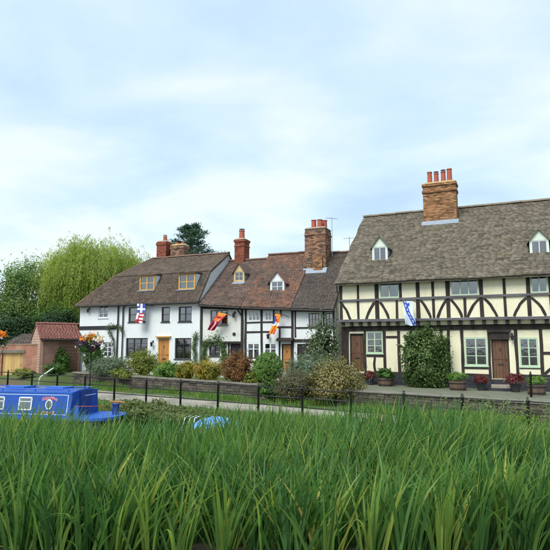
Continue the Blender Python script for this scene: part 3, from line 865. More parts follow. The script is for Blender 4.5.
def dormer(parent, u0, u1, z0, z1, apex, y, roofz_inv, face, fm, roofm, lights=2, nx=1, ny=1, hipcap=False, over=.10, cheekm=None):
    """gabled dormer; roofz_inv(z): y at which the main roof reaches height z"""
    um = (u0 + u1) / 2; w = u1 - u0
    b = MB()
    fr = .07
    # face: jambs, sill rail, gable triangle
    b.box(u0, y, z0 - .08, u0 + fr, y + .08, z1); b.box(u1 - fr, y, z0 - .08, u1, y + .08, z1)
    b.box(u0 + fr, y, z0 - .08, u1 - fr, y + .08, z0)
    b.prism([(u0, z1), (u1, z1), (um, apex)], y, y + .06)
    d = b.build('dormer', face, parent)
    a, c = u0 + fr, u1 - fr
    q = MB(); f2 = .045
    q.box(a + .002, y + .015, z0 + .002, a + f2, y + .065, z1 - .002); q.box(c - f2, y + .015, z0 + .002, c - .002, y + .065, z1 - .002)
    q.box(a + f2, y + .015, z0 + .002, c - f2, y + .065, z0 + f2); q.box(a + f2, y + .015, z1 - f2, c - f2, y + .065, z1 - .002)
    xs = [a + f2 + (c - a - 2 * f2) * k / (lights * nx) for k in range(lights * nx + 1)]
    zs = [z0 + f2 + (z1 - z0 - 2 * f2) * k / ny for k in range(ny + 1)]
    for x in xs[1:-1]: q.box(x - .018, y + .02, z0 + f2, x + .018, y + .06, z1 - f2)
    q.build('window_frame', fm, d)
    for z in zs[1:-1]:
        g = MB(); g.box(a + f2, y + .025, z - .012, c - f2, y + .055, z + .012); g.build('glazing_bar', fm, d)
    for i in range(len(xs) - 1):
        for j in range(len(zs) - 1):
            g = MB(); g.poly([(xs[i], y + .04, zs[j]), (xs[i + 1], y + .04, zs[j]), (xs[i + 1], y + .04, zs[j + 1]), (xs[i], y + .04, zs[j + 1])]); g.build('pane', MT['glass'], d)
    # dark backing sheet standing in for the attic's shade, half curtain
    g = MB(); g.poly([(a, y + .35, z0), (c, y + .35, z0), (c, y + .35, z1), (a, y + .35, z1)]); g.build('dark_backing', MT['inside'], d)
    g = MB(); g.poly([(a, y + .14, z0), (a + (c - a) * .32, y + .17, z0), (a + (c - a) * .32, y + .17, z1), (a, y + .14, z1)]); g.build('curtain', MT['curtain'], d)
    yb0, yb1, yba = roofz_inv(z0 - .08) + .1, roofz_inv(z1) + .12, roofz_inv(apex) + .2
    for s, uu in ((0, u0), (1, u1)):
        g = MB(); x0, x1 = (uu, uu + .04) if s == 0 else (uu - .04, uu)
        g.xprism([(y + .08, z0 - .08), (yb0, z0 - .08), (yb1, z1), (y + .08, z1)], x0, x1); g.build('cheek', cheekm or face, d)
    for s in (-1, 1):
        ue = um + s * (w / 2 + over); ze_ = z1 - over * (apex - z1) / (w / 2)
        g = MB(); t = .05
        P = [(ue, y - .1, ze_), (um, y - .1, apex), (um, yba, apex), (ue, yb1, ze_)]
        if s > 0: P = P[::-1]
        g.hexa([*P, *[(x, yy, z + t) for x, yy, z in P]]); g.build('dormer_roof', roofm, d)
    g = MB(); g.hexa([(u0 - .06, y - .16, z0 - .20), (u1 + .06, y - .16, z0 - .20), (u1 + .06, y + .03, z0 - .11), (u0 - .06, y + .03, z0 - .11),
                      (u0 - .06, y - .16, z0 - .17), (u1 + .06, y - .16, z0 - .17), (u1 + .06, y + .0, z0 - .05), (u0 - .06, y + .0, z0 - .05)]); g.build('flashing', MT['lead'], d)
    return d

def lantern(parent, u, y, z, s=.13):
    b = MB()
    b.tube([(u, y, z + s), (u, y - s * .8, z + s * 1.5), (u, y - s * 1.3, z + s * 1.0)], .012, 5)
    b.lathe([(.02, z - s), (s * .42, z - s * .9), (s * .62, z + s * .5), (s * .72, z + s * .55), (s * .2, z + s * .95), (.01, z + s)], u, y - s * 1.3, 6)
    b.box(u - .04, y - .02, z + s * .6, u + .04, y + .01, z + s * 1.6)
    return b.build('wall_lantern', MT['iron'], parent)

def drainpipe(parent, pts, r=.04):
    b = MB(); b.tube(pts, r, 7); return b.build('drainpipe', MT['iron'], parent)

# ------------------------------------------------------------------ cream timber framed house (right)
def build_cream_house():
    H = House('timber_framed_house', 'large cream timber framed house with mossy stone tiled roof and green windows', (10.6, 26.0), -2.0, .80)
    P = H.o
    UL, UR, D = -7.82, 4.1, 11.0
    JY = -.30
    d1, d2 = (-7.40, 1.56, -6.67, 3.44), (-.67, 1.35, .09, 3.15)
    gw = [(-6.53, 2.47, -5.70, 3.56), (-1.84, 1.92, -.84, 3.24), (.52, 1.91, 1.30, 3.21), (2.35, 1.9, 3.15, 3.2)]
    uw = [(-5.74, 5.20, -4.76, 5.96), (-2.34, 5.20, -1.09, 5.95), (1.13, 5.20, 1.82, 5.97)]
    eave_z, ye, yr, zr = 5.98, -.66, 5.5, 10.70
    sl = (zr - eave_z) / (yr - ye)
    roofz = lambda y: eave_z + (y - ye) * sl
    b = MB()
    wall_open(b, UL, UR, .70, 3.80, [d1, d2] + gw, 0, .22)
    b.xprism([(.222, .70), (D, .70), (D, roofz(0) - .1), (yr, zr - .12), (.222, roofz(.222) - .12)], UL, UL + .22)
    b.xprism([(.222, .70), (D, .70), (D, roofz(0) - .1), (yr, zr - .12), (.222, roofz(.222) - .12)], UR - .22, UR)
    b.box(UL + .222, D - .2, .7, UR - .222, D, roofz(0) - .1)
    b.build('wall', [MT['cream'], MT['inside']], P)
    b = MB(); wall_open(b, UL - .03, UR + .03, 4.03, 6.02, uw, JY, .2)
    b.box(UL - .02, JY + .202, 4.03, UL + .1, .2, 6.3); b.box(UR - .1, JY + .202, 4.03, UR + .02, .2, 6.3)
    b.build('jettied_wall', [MT['cream'], MT['inside']], P)
    b = MB(); b.box(UL + .25, .23, 3.84, UR - .25, D - .25, 3.98); b.build('floor', MT['inside'], P)
    b = MB(); b.box(UL, -.14, 3.83, UR, 0.02, 4.027); b.build('jetty_infill', MT['cream'], P)
    u = UL + .08
    while u < UR - .1:
        b = MB(); w = .15 + jit(.02)
        b.box(u, JY - .015 + jit(.02), 3.835 + jit(.008), u + w, .03, 4.026, 0, rnd.random()); b.build('joist_end', MT['timber'], P)
        u += .46 + jit(.03) + .02 * (u + 8) * .4
    # plinth in lengths of tarred stone, leaving the doorway free
    for a, c, zt in ((UL - .03, -7.42, 1.47), (-7.42, -5.2, 1.49), (-5.2, -2.9, 1.47), (-2.9, -.72, 1.45), (-.72, .14, 1.33), (.14, 2.2, 1.44), (2.2, UR + .03, 1.42)):
        b = MB(); n = 4
        for k in range(n):
            z0 = .66 + (zt - .66) * k / n; z1 = .66 + (zt - .66) * (k + 1) / n
            x = a
            while x < c - .01:
                w = min(rnd.uniform(.3, .6), c - x)
                if c - x - w < .12: w = c - x
                b.box(x + .004, -.07 - rnd.uniform(0, .03), z0 + .004, x + w - .004, -.004, z1 - .004, 0, rnd.random()); x += w
        b.build('plinth', MT['plinth'], P)
    # ground floor framing
    GY = 0
    timber(P, (UL, 3.70), (UR, 3.71), .24, GY, proud=.05, name='bressummer')
    timber(P, (UL + .18, 1.45), (UL + .18, 3.58), .38, GY, proud=.035, name='corner_post')
    for u, w, z0, z1 in ((-6.61, .12, 1.5, 3.58), (-5.62, .14, 1.5, 3.58), (-4.90, .15, 1.5, 3.58), (-4.33, .14, 1.5, 3.58), (-3.71, .2, 1.5, 3.58), (-2.88, .14, 1.5, 3.58),
                         (-2.55, .13, 1.5, 3.58), (-1.95, .14, 1.48, 3.58), (-.76, .12, 1.36, 3.58), (.41, .14, 1.46, 3.58), (1.42, .14, 1.46, 3.58), (2.25, .13, 1.46, 3.58), (3.3, .14, 1.46, 3.58), (4.0, .2, 1.46, 3.58)):
        timber(P, (u, z0), (u + jit(.015), z1), w, GY, name='stud')
    for u0, u1, z, w in ((-6.54, -5.70, 2.37, .13), (-5.54, -4.98, 3.28, .10), (-1.87, -.83, 1.84, .12), (1.5, 2.18, 2.52, .13), (.49, 1.34, 1.85, .07)):
        timber(P, (u0, z), (u1, z), w, GY, name='rail')
    timber(P, (-6.10, 1.5), (-6.12, 2.30), .11, GY, bow=.04, name='stud')
    for u0, u1 in ((-6.55, -.82), (.16, 4.0)):
        timber(P, (u0, 1.52), (u1, 1.50), .11, GY, proud=.04, name='sill_beam')
    timber(P, (2.18, 2.36), (1.5, 1.6), .13, GY, bow=.05, name='brace')
    # dark hood box above the main door
    b = MB(); b.box(-.70, -.10, 3.17, .14, -.003, 3.575); b.box(-.78, -.16, 3.46, .22, -.10, 3.56); b.build('door_hood', MT['timber'], P)
    b = MB(); b.box(-7.40, -.02, 3.445, -6.67, .04, 3.47); b.build('door_lintel', MT['timber'], P)
    # upper framing
    for u, w, z0, z1 in ((UL + .07, .16, 4.17, 5.95), (-6.85, .12, 4.17, 5.95), (-5.88, .20, 4.17, 5.95), (-4.70, .13, 5.2, 5.95), (-4.90, .12, 4.17, 5.06), (-3.87, .19, 4.17, 5.95),
                         (-3.15, .13, 4.17, 5.95), (-2.46, .19, 4.17, 5.95), (-1.71, .12, 4.17, 5.06), (-.98, .18, 4.17, 5.95), (.03, .13, 4.17, 5.95), (1.03, .17, 4.17, 5.95),
                         (1.92, .14, 4.17, 5.95), (2.75, .13, 4.17, 5.95), (3.45, .18, 4.17, 5.95), (4.02, .15, 4.17, 5.95)):
        for a, c in ((z0, min(z1, 5.07)), (5.19, z1)):
            if c - a > .2 and not (z0 > 5 and a < 5): timber(P, (u + jit(.01), a), (u + jit(.01), c), w, JY, name='stud')
    for br in ((-7.69, 4.98, -7.26, 4.16, .04), (-6.02, 5.0, -6.44, 4.16, -.03), (-5.73, 5.0, -5.31, 4.17, .04), (-3.74, 5.02, -3.29, 4.17, .05), (-2.54, 5.02, -2.98, 4.17, -.05), (-2.34, 5.02, -1.86, 4.17, .06),
               (-1.08, 5.02, -1.62, 4.17, -.06), (-.86, 5.02, -.33, 4.17, .06), (.94, 5.0, .38, 4.17, -.07), (1.13, 5.0, 1.68, 4.17, .07), (3.35, 5.0, 2.85, 4.17, -.06)):
        timber(P, br[:2], br[2:4], .125, JY, proud=.02, bow=br[4], name='brace')
    timber(P, (UL - .05, 5.13), (UR, 5.12), .115, JY, MT['rail'], .075, name='mid_rail')
    timber(P, (UL - .08, 4.10), (UR, 4.08), .125, JY, MT['rail'], .10, name='jetty_rail')
    timber(P, (UL, 6.0), (UR, 5.99), .12, JY, proud=.04, name='wall_plate')
    # windows and doors
    window(P, gw[0], 0, MT['greenpaint'], 2, 1, 3, .065, .03, .03, MT['greenpaint'], .22, .66)
    window(P, gw[1], 0, MT['greenpaint'], 2, 1, 3, .075, .03, .03, MT['greenpaint'], .20, .66)
    window(P, gw[2], 0, MT['greenpaint'], 2, 1, 3, .07, .03, .03, MT['greenpaint'], .22, .66)
    window(P, gw[3], 0, MT['greenpaint'], 2, 1, 3, .07, .03, .03, MT['greenpaint'], .22, .66)
    window(P, uw[0], JY, MT['greenpaint'], 2, 1, 2, .06, .022, .03, None, .18)
    window(P, uw[1], JY, MT['greenpaint'], 3, 1, 2, .06, .022, .03, None, .14)
    window(P, uw[2], JY, MT['greenpaint'], 2, 1, 2, .06, .022, .03, None, .18)
    door(P, d1, 0, MT['oakdoor'], MT['timber'], 4)
    door(P, d2, 0, MT['oakdoor'], MT['timber'], 5)
    b = MB(); b.box(-.72, -.62, .86, .14, -.08, 1.10); b.build('doorstep', MT['step'], P)
    b = MB(); b.box(-.95, -1.0, .80, .36, -.63, .97); b.build('doorstep', MT['plinth'], P)
    lantern(P, .25, 0, 3.22)
    # roof
    b = MB(); th = .10; y2, z2 = D + .36, roofz(-.36)
    b.xprism([(ye, eave_z - th), (yr, zr - th), (y2, z2 - th), (y2, z2), (yr, zr), (ye, eave_z)], UL - .11, UR + .3)
    rf = b.build('roof', [MT['stonetile']], P)
    ul, ur = UL - .14, UR + .33
    dA = dict(u0=-6.39, u1=-5.57, z0=7.30, z1=8.02, apex=8.56, y=1.0)
    dB = dict(u0=1.20, u1=2.03, z0=7.06, z1=7.76, apex=8.26, y=.76)
    fr = lambda z: (z - eave_z) / (zr - eave_z)
    sk = [(d['u0'] + .05, fr(d['z0'] + .1), d['u1'] - .05, fr(d['z1'])) for d in (dA, dB)]
    tiles(rf, MT['stonetile'], lambda f: ul + .03 * math.sin(f * 21), lambda f: ur, ye - .05, lambda u: eave_z - .03 + .02 * math.sin(u * 1.3), yr, zr + .02, .155, .30, .036, 21, .03, rough=.7, skip=sk)
    ridge_tiles(rf, MT['ridgetile'], ul, ur, yr, zr + .10, .5, .17)
    inv = lambda z: ye + (z - eave_z) / sl
    for d in (dA, dB):
        dormer(P, d['u0'], d['u1'], d['z0'], d['z1'], d['apex'], d['y'], inv, MT['palegreen'], MT['whitepaint'], MT['stonetile'], 2, 1, 1, cheekm=MT['lead'])  # lead grey cheeks put the shade of the dormer sides into colour
    chimney(P, -4.13, -2.33, 4.15, 5.05, 9.5, 12.05, MT['brickbuff'],
            [(-3.78, 4.6, .80, .155), (-3.41, 4.6, .68, .15, 1), (-3.02, 4.6, .74, .15, 1), (-2.68, 4.6, .86, .16)],
            [(11.52, .09, .05), (11.85, .3, .05)], roofz=roofz)
    # gutter-side drainpipe on the left corner
    drainpipe(P, [(UL - .10, JY - .08, 5.9), (UL - .10, JY - .08, 5.6), (UL - .02, JY + .1, 5.4), (UL - .06, -.05, 4.2)], .035)
    return H
HR = build_cream_house()

# ------------------------------------------------------------------ white house with gambrel roof (left)
def build_white_house():
    H = House('white_cottage', 'long white rendered house with brown gambrel roof and yellow framed dormers', (-4.322, 32.5), -4.4, 1.1)
    P = H.o
    UL, UR, D = -8.85, 0.0, 6.8
    ops = {'su': (-7.38, 4.59, -6.62, 5.38), 'sl': (-6.91, 2.17, -6.25, 3.09), 'u2': (-5.05, 4.29, -3.80, 5.20), 'u3': (-2.64, 4.26, -2.06, 5.14), 'u4': (-1.45, 4.25, -.56, 5.13),
           'l1': (-5.18, 2.21, -3.58, 3.32), 'l2': (-1.66, 2.10, -.54, 3.30)}
    dr, dr2 = (-2.83, 1.40, -2.04, 3.31), (-8.0, 1.40, -7.2, 3.2)
    b = MB()
    wall_open(b, UL, UR, 1.0, 5.55, list(ops.values()) + [dr, dr2], 0, .25)
    prof = [(.252, 1.0), (D, 1.0), (D, 5.5), (3.4, 8.62), (1.1, 7.24), (.252, 5.95)]
    b.xprism(prof, UR - .25, UR)
    b.box(UL, .252, 1.0, UL + .25, D, 5.5); b.box(UL + .252, D - .2, 1.0, UR - .252, D, 5.5)
    b.poly([(UR, 0, 5.55), (UR, .252, 5.55), (UR, .252, 5.95)])
    b.build('wall', [MT['white'], MT['inside']], P)
    b = MB(); b.box(UL + .26, .26, 3.6, UR - .26, D - .25, 3.75); b.build('floor', MT['inside'], P)
    window(P, ops['su'], 0, MT['whitepaint'], 2, 1, 3, .06, .03, .08, MT['whitepaint'], .30)
    window(P, ops['sl'], 0, MT['whitepaint'], 2, 1, 3, .06, .03, .08, MT['whitepaint'], .0)
    window(P, ops['u2'], 0, MT['blackpaint'], 2, 1, 2, .06, .03, .08, MT['blackpaint'], .2)
    window(P, ops['u3'], 0, MT['blackpaint'], 1, 1, 2, .06, .03, .08, MT['blackpaint'], .2)
    window(P, ops['u4'], 0, MT['blackpaint'], 2, 1, 2, .06, .03, .08, MT['blackpaint'], .2)
    window(P, ops['l1'], 0, MT['blackpaint'], 3, 1, 2, .06, .03, .10, MT['blackpaint'], .12, .72)
    window(P, ops['l2'], 0, MT['blackpaint'], 2, 1, 2, .06, .03, .10, MT['blackpaint'], .22, .72)
    door(P, dr, 0, MT['pinedoor'], MT['yellowwood'], 4)
    door(P, dr2, 0, MT['pinedoor'], MT['yellowwood'], 4)
    b = MB(); b.box(-2.93, -.30, 1.1, -1.94, -.003, 1.34); b.build('doorstep', MT['step'], P)
    b = MB(); b.box(-8.1, -.30, 1.1, -7.1, -.003, 1.34); b.build('doorstep', MT['step'], P)
    b = MB(); b.box(-2.95, -.16, 3.36, -1.92, -.003, 3.42); b.build('door_canopy', MT['yellowwood'], P)
    b = MB(); b.box(UL - .03, -.035, 3.86, -5.89, .0, 4.09); b.build('string_course', MT['blackpaint'], P)
    drainpipe(P, [(-5.79, -.07, 5.35), (-5.79, -.07, 1.1)], .045)
    drainpipe(P, [(-5.12, -.16, 5.38), (-5.40, -.08, 5.15), (-5.40, -.08, 1.1)], .045)
    lantern(P, -3.18, 0, 2.95, .14); lantern(P, -8.1, 0, 5.05, .12)
    # gambrel roof, hipped at the left end
    y0, z0, y1, z1, y2, z2 = -.25, 5.38, 1.08, 7.29, 3.4, 8.72
    ua, ub, uc, ur = UL - .15, -7.05, -5.83, UR + .07
    b = MB()
    t = .08
    for ys, zs, us in (((y0, y1), (z0, z1), (ua, ub)), ((y1, y2), (z1, z2), (ub, uc))):
        b.hexa([(us[0], ys[0], zs[0] - t), (ur, ys[0], zs[0] - t), (ur, ys[1], zs[1] - t), (us[1], ys[1], zs[1] - t),
                (us[0], ys[0], zs[0]), (ur, ys[0], zs[0]), (ur, ys[1], zs[1]), (us[1], ys[1], zs[1])])
    b.hexa([(uc, y2, z2 - t), (ur, y2, z2 - t), (ur, D + .25, 5.4 - t), (ua, D + .25, 5.4 - t), (uc, y2, z2), (ur, y2, z2), (ur, D + .25, 5.4), (ua, D + .25, 5.4)])
    b.poly([(ua, y0, z0), (ub, y1, z1), (uc, y2, z2), (ua, D + .25, 5.4)])
    rf = b.build('roof', [MT['tilebrown']], P)
    D1, D2 = (-4.52, 6.22, -3.42, 7.14), (-1.66, 6.16, -.52, 7.10)
    fz = lambda z: (z - z0) / (z1 - z0)
    sk = [(d[0] + .03, fz(d[1]), d[2] - .03, fz(d[3] - .1)) for d in (D1, D2)]
    tiles(rf, MT['tilebrown'], lambda f: ua + (ub - ua) * f, lambda f: ur, y0 - .04, lambda u: z0 - .02, y1, z1, .125, .19, .022, 31, .02, skip=sk)
    tiles(rf, MT['tilebrown'], lambda f: ub + (uc - ub) * f, lambda f: ur, y1 - .06, lambda u: z1 - .0, y2, z2, .125, .19, .022, 32, .02)
    ridge_tiles(rf, MT['ridgebrown'], uc, ur, y2, z2 + .07, .42, .13)
    g = MB(); g.tube([(ua, y0, z0 + .05), (ub, y1, z1 + .05), (uc, y2, z2 + .05)], .07, 6); g.build('hip_tiles', MT['ridgebrown'], rf)
    g = MB(); g.tube([(ua + .1, y0 - .1, z0 - .06), (ur, y0 - .1, z0 - .06)], .055, 7); g.build('gutter', MT['iron'], P)
    for (a, e, c, f) in (D1, D2):                      # upright dormer windows let into the steep slope
        yy = y0 + (e - z0) / (z1 - z0) * (y1 - y0) - .04
        yt = y0 + (f - z0) / (z1 - z0) * (y1 - y0) + .15
        g = MB(); k = .075
        g.box(a, yy, e, a + k, yy + .07, f); g.box(c - k, yy, e, c, yy + .07, f); g.box(a + k, yy, e, c - k, yy + .07, e + k); g.box(a + k, yy, f - k, c - k, yy + .07, f)
        um = (a + c) / 2; g.box(um - k / 2, yy + .003, e + k, um + k / 2, yy + .067, f - k)
        d = g.build('dormer', MT['yellowwood'], P)
        zm = (e + f) / 2
        for p0, p1 in ((a + k, um - k / 2), (um + k / 2, c - k)):
            g = MB(); g.box(p0, yy + .015, zm - .02, p1, yy + .055, zm + .02); g.build('glazing_bar', MT['yellowwood'], d)
            for q0, q1 in ((e + k, zm - .02), (zm + .02, f - k)):
                g = MB(); g.poly([(p0, yy + .035, q0), (p1, yy + .035, q0), (p1, yy + .035, q1), (p0, yy + .035, q1)]); g.build('pane', MT['glass'], d)
        g = MB(); g.poly([(a + k, yy + .10, e + k), (c - k, yy + .10, e + k), (c - k, yy + .10, e + .45), (a + k, yy + .10, e + .45)]); g.build('blind', MT['curtain'], d)
        g = MB(); g.poly([(a, yy + .4, e), (c, yy + .4, e), (c, yy + .4, f), (a, yy + .4, f)]); g.build('dark_backing', MT['inside'], d)  # dark sheet in place of the unlit attic
        for x0, x1 in ((a, a + .03), (c - .03, c)):
            g = MB(); g.xprism([(yy + .07, e), (yy + .2, e), (yt, f), (yy + .07, f)], x0, x1); g.build('cheek', MT['whitepaint'], d)
        g = MB(); g.hexa([(a - .08, yy - .1, f + .002), (c + .08, yy - .1, f + .002), (c + .08, yt + .35, f + .09), (a - .08, yt + .35, f + .09),
                          (a - .08, yy - .1, f + .05), (c + .08, yy - .1, f + .05), (c + .08, yt + .35, f + .16), (a - .08, yt + .35, f + .16)]); g.build('dormer_roof', MT['tilebrown'], d)
        g = MB(); g.box(a - .06, yy - .12, e - .06, c + .06, yy + .06, e - .003); g.build('sill', MT['lead'], d)
    chimney(P, -5.62, -4.85, 3.5, 4.3, 8.2, 9.88, MT['brickred'], [(-5.22, 3.9, .42, .15, 1)], [(9.62, .2, .04)], flash=False, cap='mortar', seed=8)
    chimney(P, -4.55, -3.55, 3.6, 4.3, 8.2, 9.55, MT['brickmix'], [(-4.3, 3.95, .28, .12), (-3.8, 3.95, .26, .12)], [(9.35, .2, .04)], flash=False, cap='lichen', seed=9)
    return H
HW = build_white_house()

# ------------------------------------------------------------------ three low cottages in the middle
MP = (-4.282, 32.592)
def cottage_roof(P, u0, u1, ze0, ze1, yr, zr, m, seed, skip=(), ye=-.3, ridge=True, ov=(0, 0)):
    zf = lambda u: ze0 + (ze1 - ze0) * min(1, max(0, (u - u0) / (u1 - u0)))
    a, c = u0 - ov[0], u1 + ov[1]
    b = MB(); t = .08; yb = 2 * yr + .3
    b.hexa([(a, ye, ze0 - t), (c, ye, ze1 - t), (c, yr, zr - t), (a, yr, zr - t), (a, ye, ze0), (c, ye, ze1), (c, yr, zr), (a, yr, zr)])
    b.hexa([(a, yr, zr - t), (c, yr, zr - t), (c, yb, ze1 - t), (a, yb, ze0 - t), (a, yr, zr), (c, yr, zr), (c, yb, ze1), (a, yb, ze0)])
    rf = b.build('roof', [m], P)
    tiles(rf, m, lambda f: a, lambda f: c, ye - .04, zf, yr, zr, .115, .18, .022, seed, .02, skip=skip, rough=1.3)
    if ridge: ridge_tiles(rf, MT['ridgebrown'], a, c, yr, zr + .07, .40, .13)
    g = MB(); g.tube([(a + .02, ye - .09, ze0 - .07), (c - .02, ye - .09, ze1 - .07)], .05, 7); g.build('gutter', MT['iron'], P)
    return rf

def shell(P, u0, u1, z0, z1, zr, yr, ops, y, wm, lower=None):
    """walls of a cottage; lower: (z, y, openings) for a set-back ground floor"""
    b = MB(); D = 2 * yr
    if lower:
        zl, yl, ol = lower
        wall_open(b, u0, u1, zl, z1, ops, y, .2); wall_open(b, u0, u1, z0, zl - .002, ol, yl, .2)
        b.box(u0, y + .202, zl - .08, u1, yl + .2, zl - .003)
    else:
        wall_open(b, u0, u1, z0, z1, ops, y, .2)
    for a, c in ((u0, u0 + .2), (u1 - .2, u1)):
        b.xprism([(y + .42, z0), (D, z0), (D, z1 - .1), (yr, zr - .15), (y + .42, z1 + .12)], a, c)
    b.box(u0 + .202, D - .2, z0, u1 - .202, D, z1 - .1)
    b.build('wall', [wm, MT['inside']], P)
    b = MB(); b.box(u0 + .21, y + .45, 3.3, u1 - .21, D - .25, 3.4); b.build('floor', MT['inside'], P)

def build_cottage_a():
    H = House('cottage', 'narrow cream white cottage with climber over its window, next to the white house', MP, 1.36, 1.1)
    P = H.o
    wu, wl_, dr = (.63, 4.04, 1.76, 4.88), (.51, 2.28, 1.22, 2.90), (1.87, 1.38, 2.62, 2.98)
    shell(P, .03, 2.70, 1.0, 5.05, 8.2, 3.4, [wu], 0, MT['white2'], (3.07, .14, [wl_, dr]))
    window(P, wu, 0, MT['greypaint'], 3, 1, 2, .06, .025, .05, MT['greypaint'], .16)
    window(P, wl_, .14, MT['blackpaint'], 2, 1, 2, .06, .025, .05, MT['blackpaint'], 0)
    door(P, dr, .14, MT['darkdoor'], MT['timber'], 4)
    b = MB(); b.box(1.80, -.2, 1.05, 2.68, .13, 1.32); b.build('doorstep', MT['step'], P)
    timber(P, (.03, 3.06), (2.70, 3.05), .10, 0, proud=.03, name='jetty_beam')
    timber(P, (.03, 5.02), (2.70, 4.90), .10, 0, proud=.03, name='wall_plate')
    timber(P, (.09, 3.12), (.08, 4.95), .10, 0, name='corner_post')
    timber(P, (2.66, 1.4), (2.66, 4.85), .12, 0, proud=.03, deep=.2, name='corner_post')
    timber(P, (1.78, 1.4), (1.78, 3.0), .10, .14, name='stud')
    b = MB(); b.lathe([(.001, 0), (.10, .0), (.10, .03), (.001, .03)], 0, 0, 14); o = b.build('plaque', MT['darkdoor'], P)
    o.location = (2.18 - H.uc + H.uc, -.0, 3.50); o.rotation_euler = (R_(90), 0, 0)
    o.data.transform(Matrix.Translation((H.uc, 0, H.base))); o.location = (2.18 - H.uc, -.002, 3.50 - H.base)
    lantern(P, 2.22, 0, 4.55, .14)
    ze0, ze1, zr, yr, ye = 5.20, 5.0, 8.2, 3.4, -.3
    sl = (zr - 5.1) / (yr - ye); inv = lambda z: ye + (z - 5.1) / sl
    cottage_roof(P, .02, 2.74, ze0, ze1, yr, zr, MT['tilered'], 41, [(1.42, .5, 2.02, .66)])
    dormer(P, 1.36, 2.06, 6.68, 7.22, 7.72, 1.45, inv, MT['tanwood'], MT['tanwood'], MT['tilered'], 2, 1, 2, cheekm=MT['lead'])  # cheek shade put into the colour with lead grey
    chimney(P, .50, 1.18, 3.15, 3.9, 7.7, 9.55, MT['brickred'], [(.84, 3.5, .62, .2, 1)], [(9.1, .09, .035), (9.35, .2, .05)], flash=False, cap='mortar', seed=12, roofz=None)
    drainpipe(P, [(2.50, -.3, 4.9), (2.62, -.12, 4.6), (2.74, -.07, 4.35), (2.74, -.07, 1.2)], .04)
    return H
HA = build_cottage_a()

def build_cottage_b():
    H = House('cottage', 'black and white cottage with patchy orange red tiled roof and gabled dormer', MP, 4.24, 1.1)
    P = H.o
    w1, w2 = (3.03, 4.20, 3.80, 4.74), (4.06, 4.20, 4.50, 4.72)
    w3, w4, dr = (2.98, 2.05, 3.78, 3.04), (4.0, 2.07, 4.78, 3.04), (5.06, 1.42, 5.62, 2.95)
    shell(P, 2.75, 5.74, 1.0, 4.92, 8.4, 3.4, [w1, w2, w3, w4, dr], 0, MT['white'])
    window(P, w1, 0, MT['whitepaint'], 3, 1, 2, .07, .03, .04, None, .2)
    window(P, w2, 0, MT['whitepaint'], 2, 1, 2, .07, .03, .04, None, .2)
    window(P, w3, 0, MT['whitepaint'], 2, 1, 2, .085, .035, .04, MT['whitepaint'], .1, .66)
    window(P, w4, 0, MT['whitepaint'], 2, 1, 2, .085, .035, .04, MT['whitepaint'], .1, .66)
    door(P, dr, 0, MT['pinedoor'], MT['timber'], 4)
    b = MB(); b.box(5.0, -.3, 1.05, 5.68, -.003, 1.36); b.build('doorstep', MT['step'], P)
    for u, w, a, c in ((2.90, .13, 1.4, 4.86), (3.89, .13, 1.4, 4.84), (4.58, .10, 3.9, 4.82), (4.94, .10, 1.4, 3.82), (5.02, .08, 4.45, 4.80), (5.70, .13, 1.4, 4.78)):
        timber(P, (u, a), (u + jit(.03), c), w, 0, name='stud')
    for u0, u1, z, w in ((2.97, 4.53, 4.12, .09), (2.97, 4.53, 3.60, .10), (4.63, 5.64, 3.86, .10)):
        timber(P, (u0, z), (u1, z + jit(.02)), w, 0, proud=.02, name='rail')
    timber(P, (2.75, 4.90), (5.74, 4.78), .10, 0, proud=.035, name='wall_plate')
    b = MB(); b.box(4.86, -.32, 3.10, 5.80, -.03, 3.17); b.hexa([(4.86, -.32, 3.172), (5.80, -.32, 3.172), (5.80, -.03, 3.172), (4.86, -.03, 3.172), (4.86, -.10, 3.28), (5.80, -.10, 3.28), (5.80, -.03, 3.28), (4.86, -.03, 3.28)])
    b.build('door_hood', MT['timber'], P)
    lantern(P, 4.34, 0, 3.36, .15)
    sl = (8.4 - 4.88) / 3.7; inv = lambda z: -.3 + (z - 4.88) / sl
    cottage_roof(P, 2.76, 5.73, 4.99, 4.83, 3.4, 8.42, MT['tileorange'], 51, [(4.1, .27, 4.9, .47)])
    dormer(P, 4.06, 4.92, 5.84, 6.46, 6.98, .72, inv, MT['whitepaint'], MT['whitepaint'], MT['tileorange'], 2, 1, 2, over=.16)
    return H
HB_ = build_cottage_b()

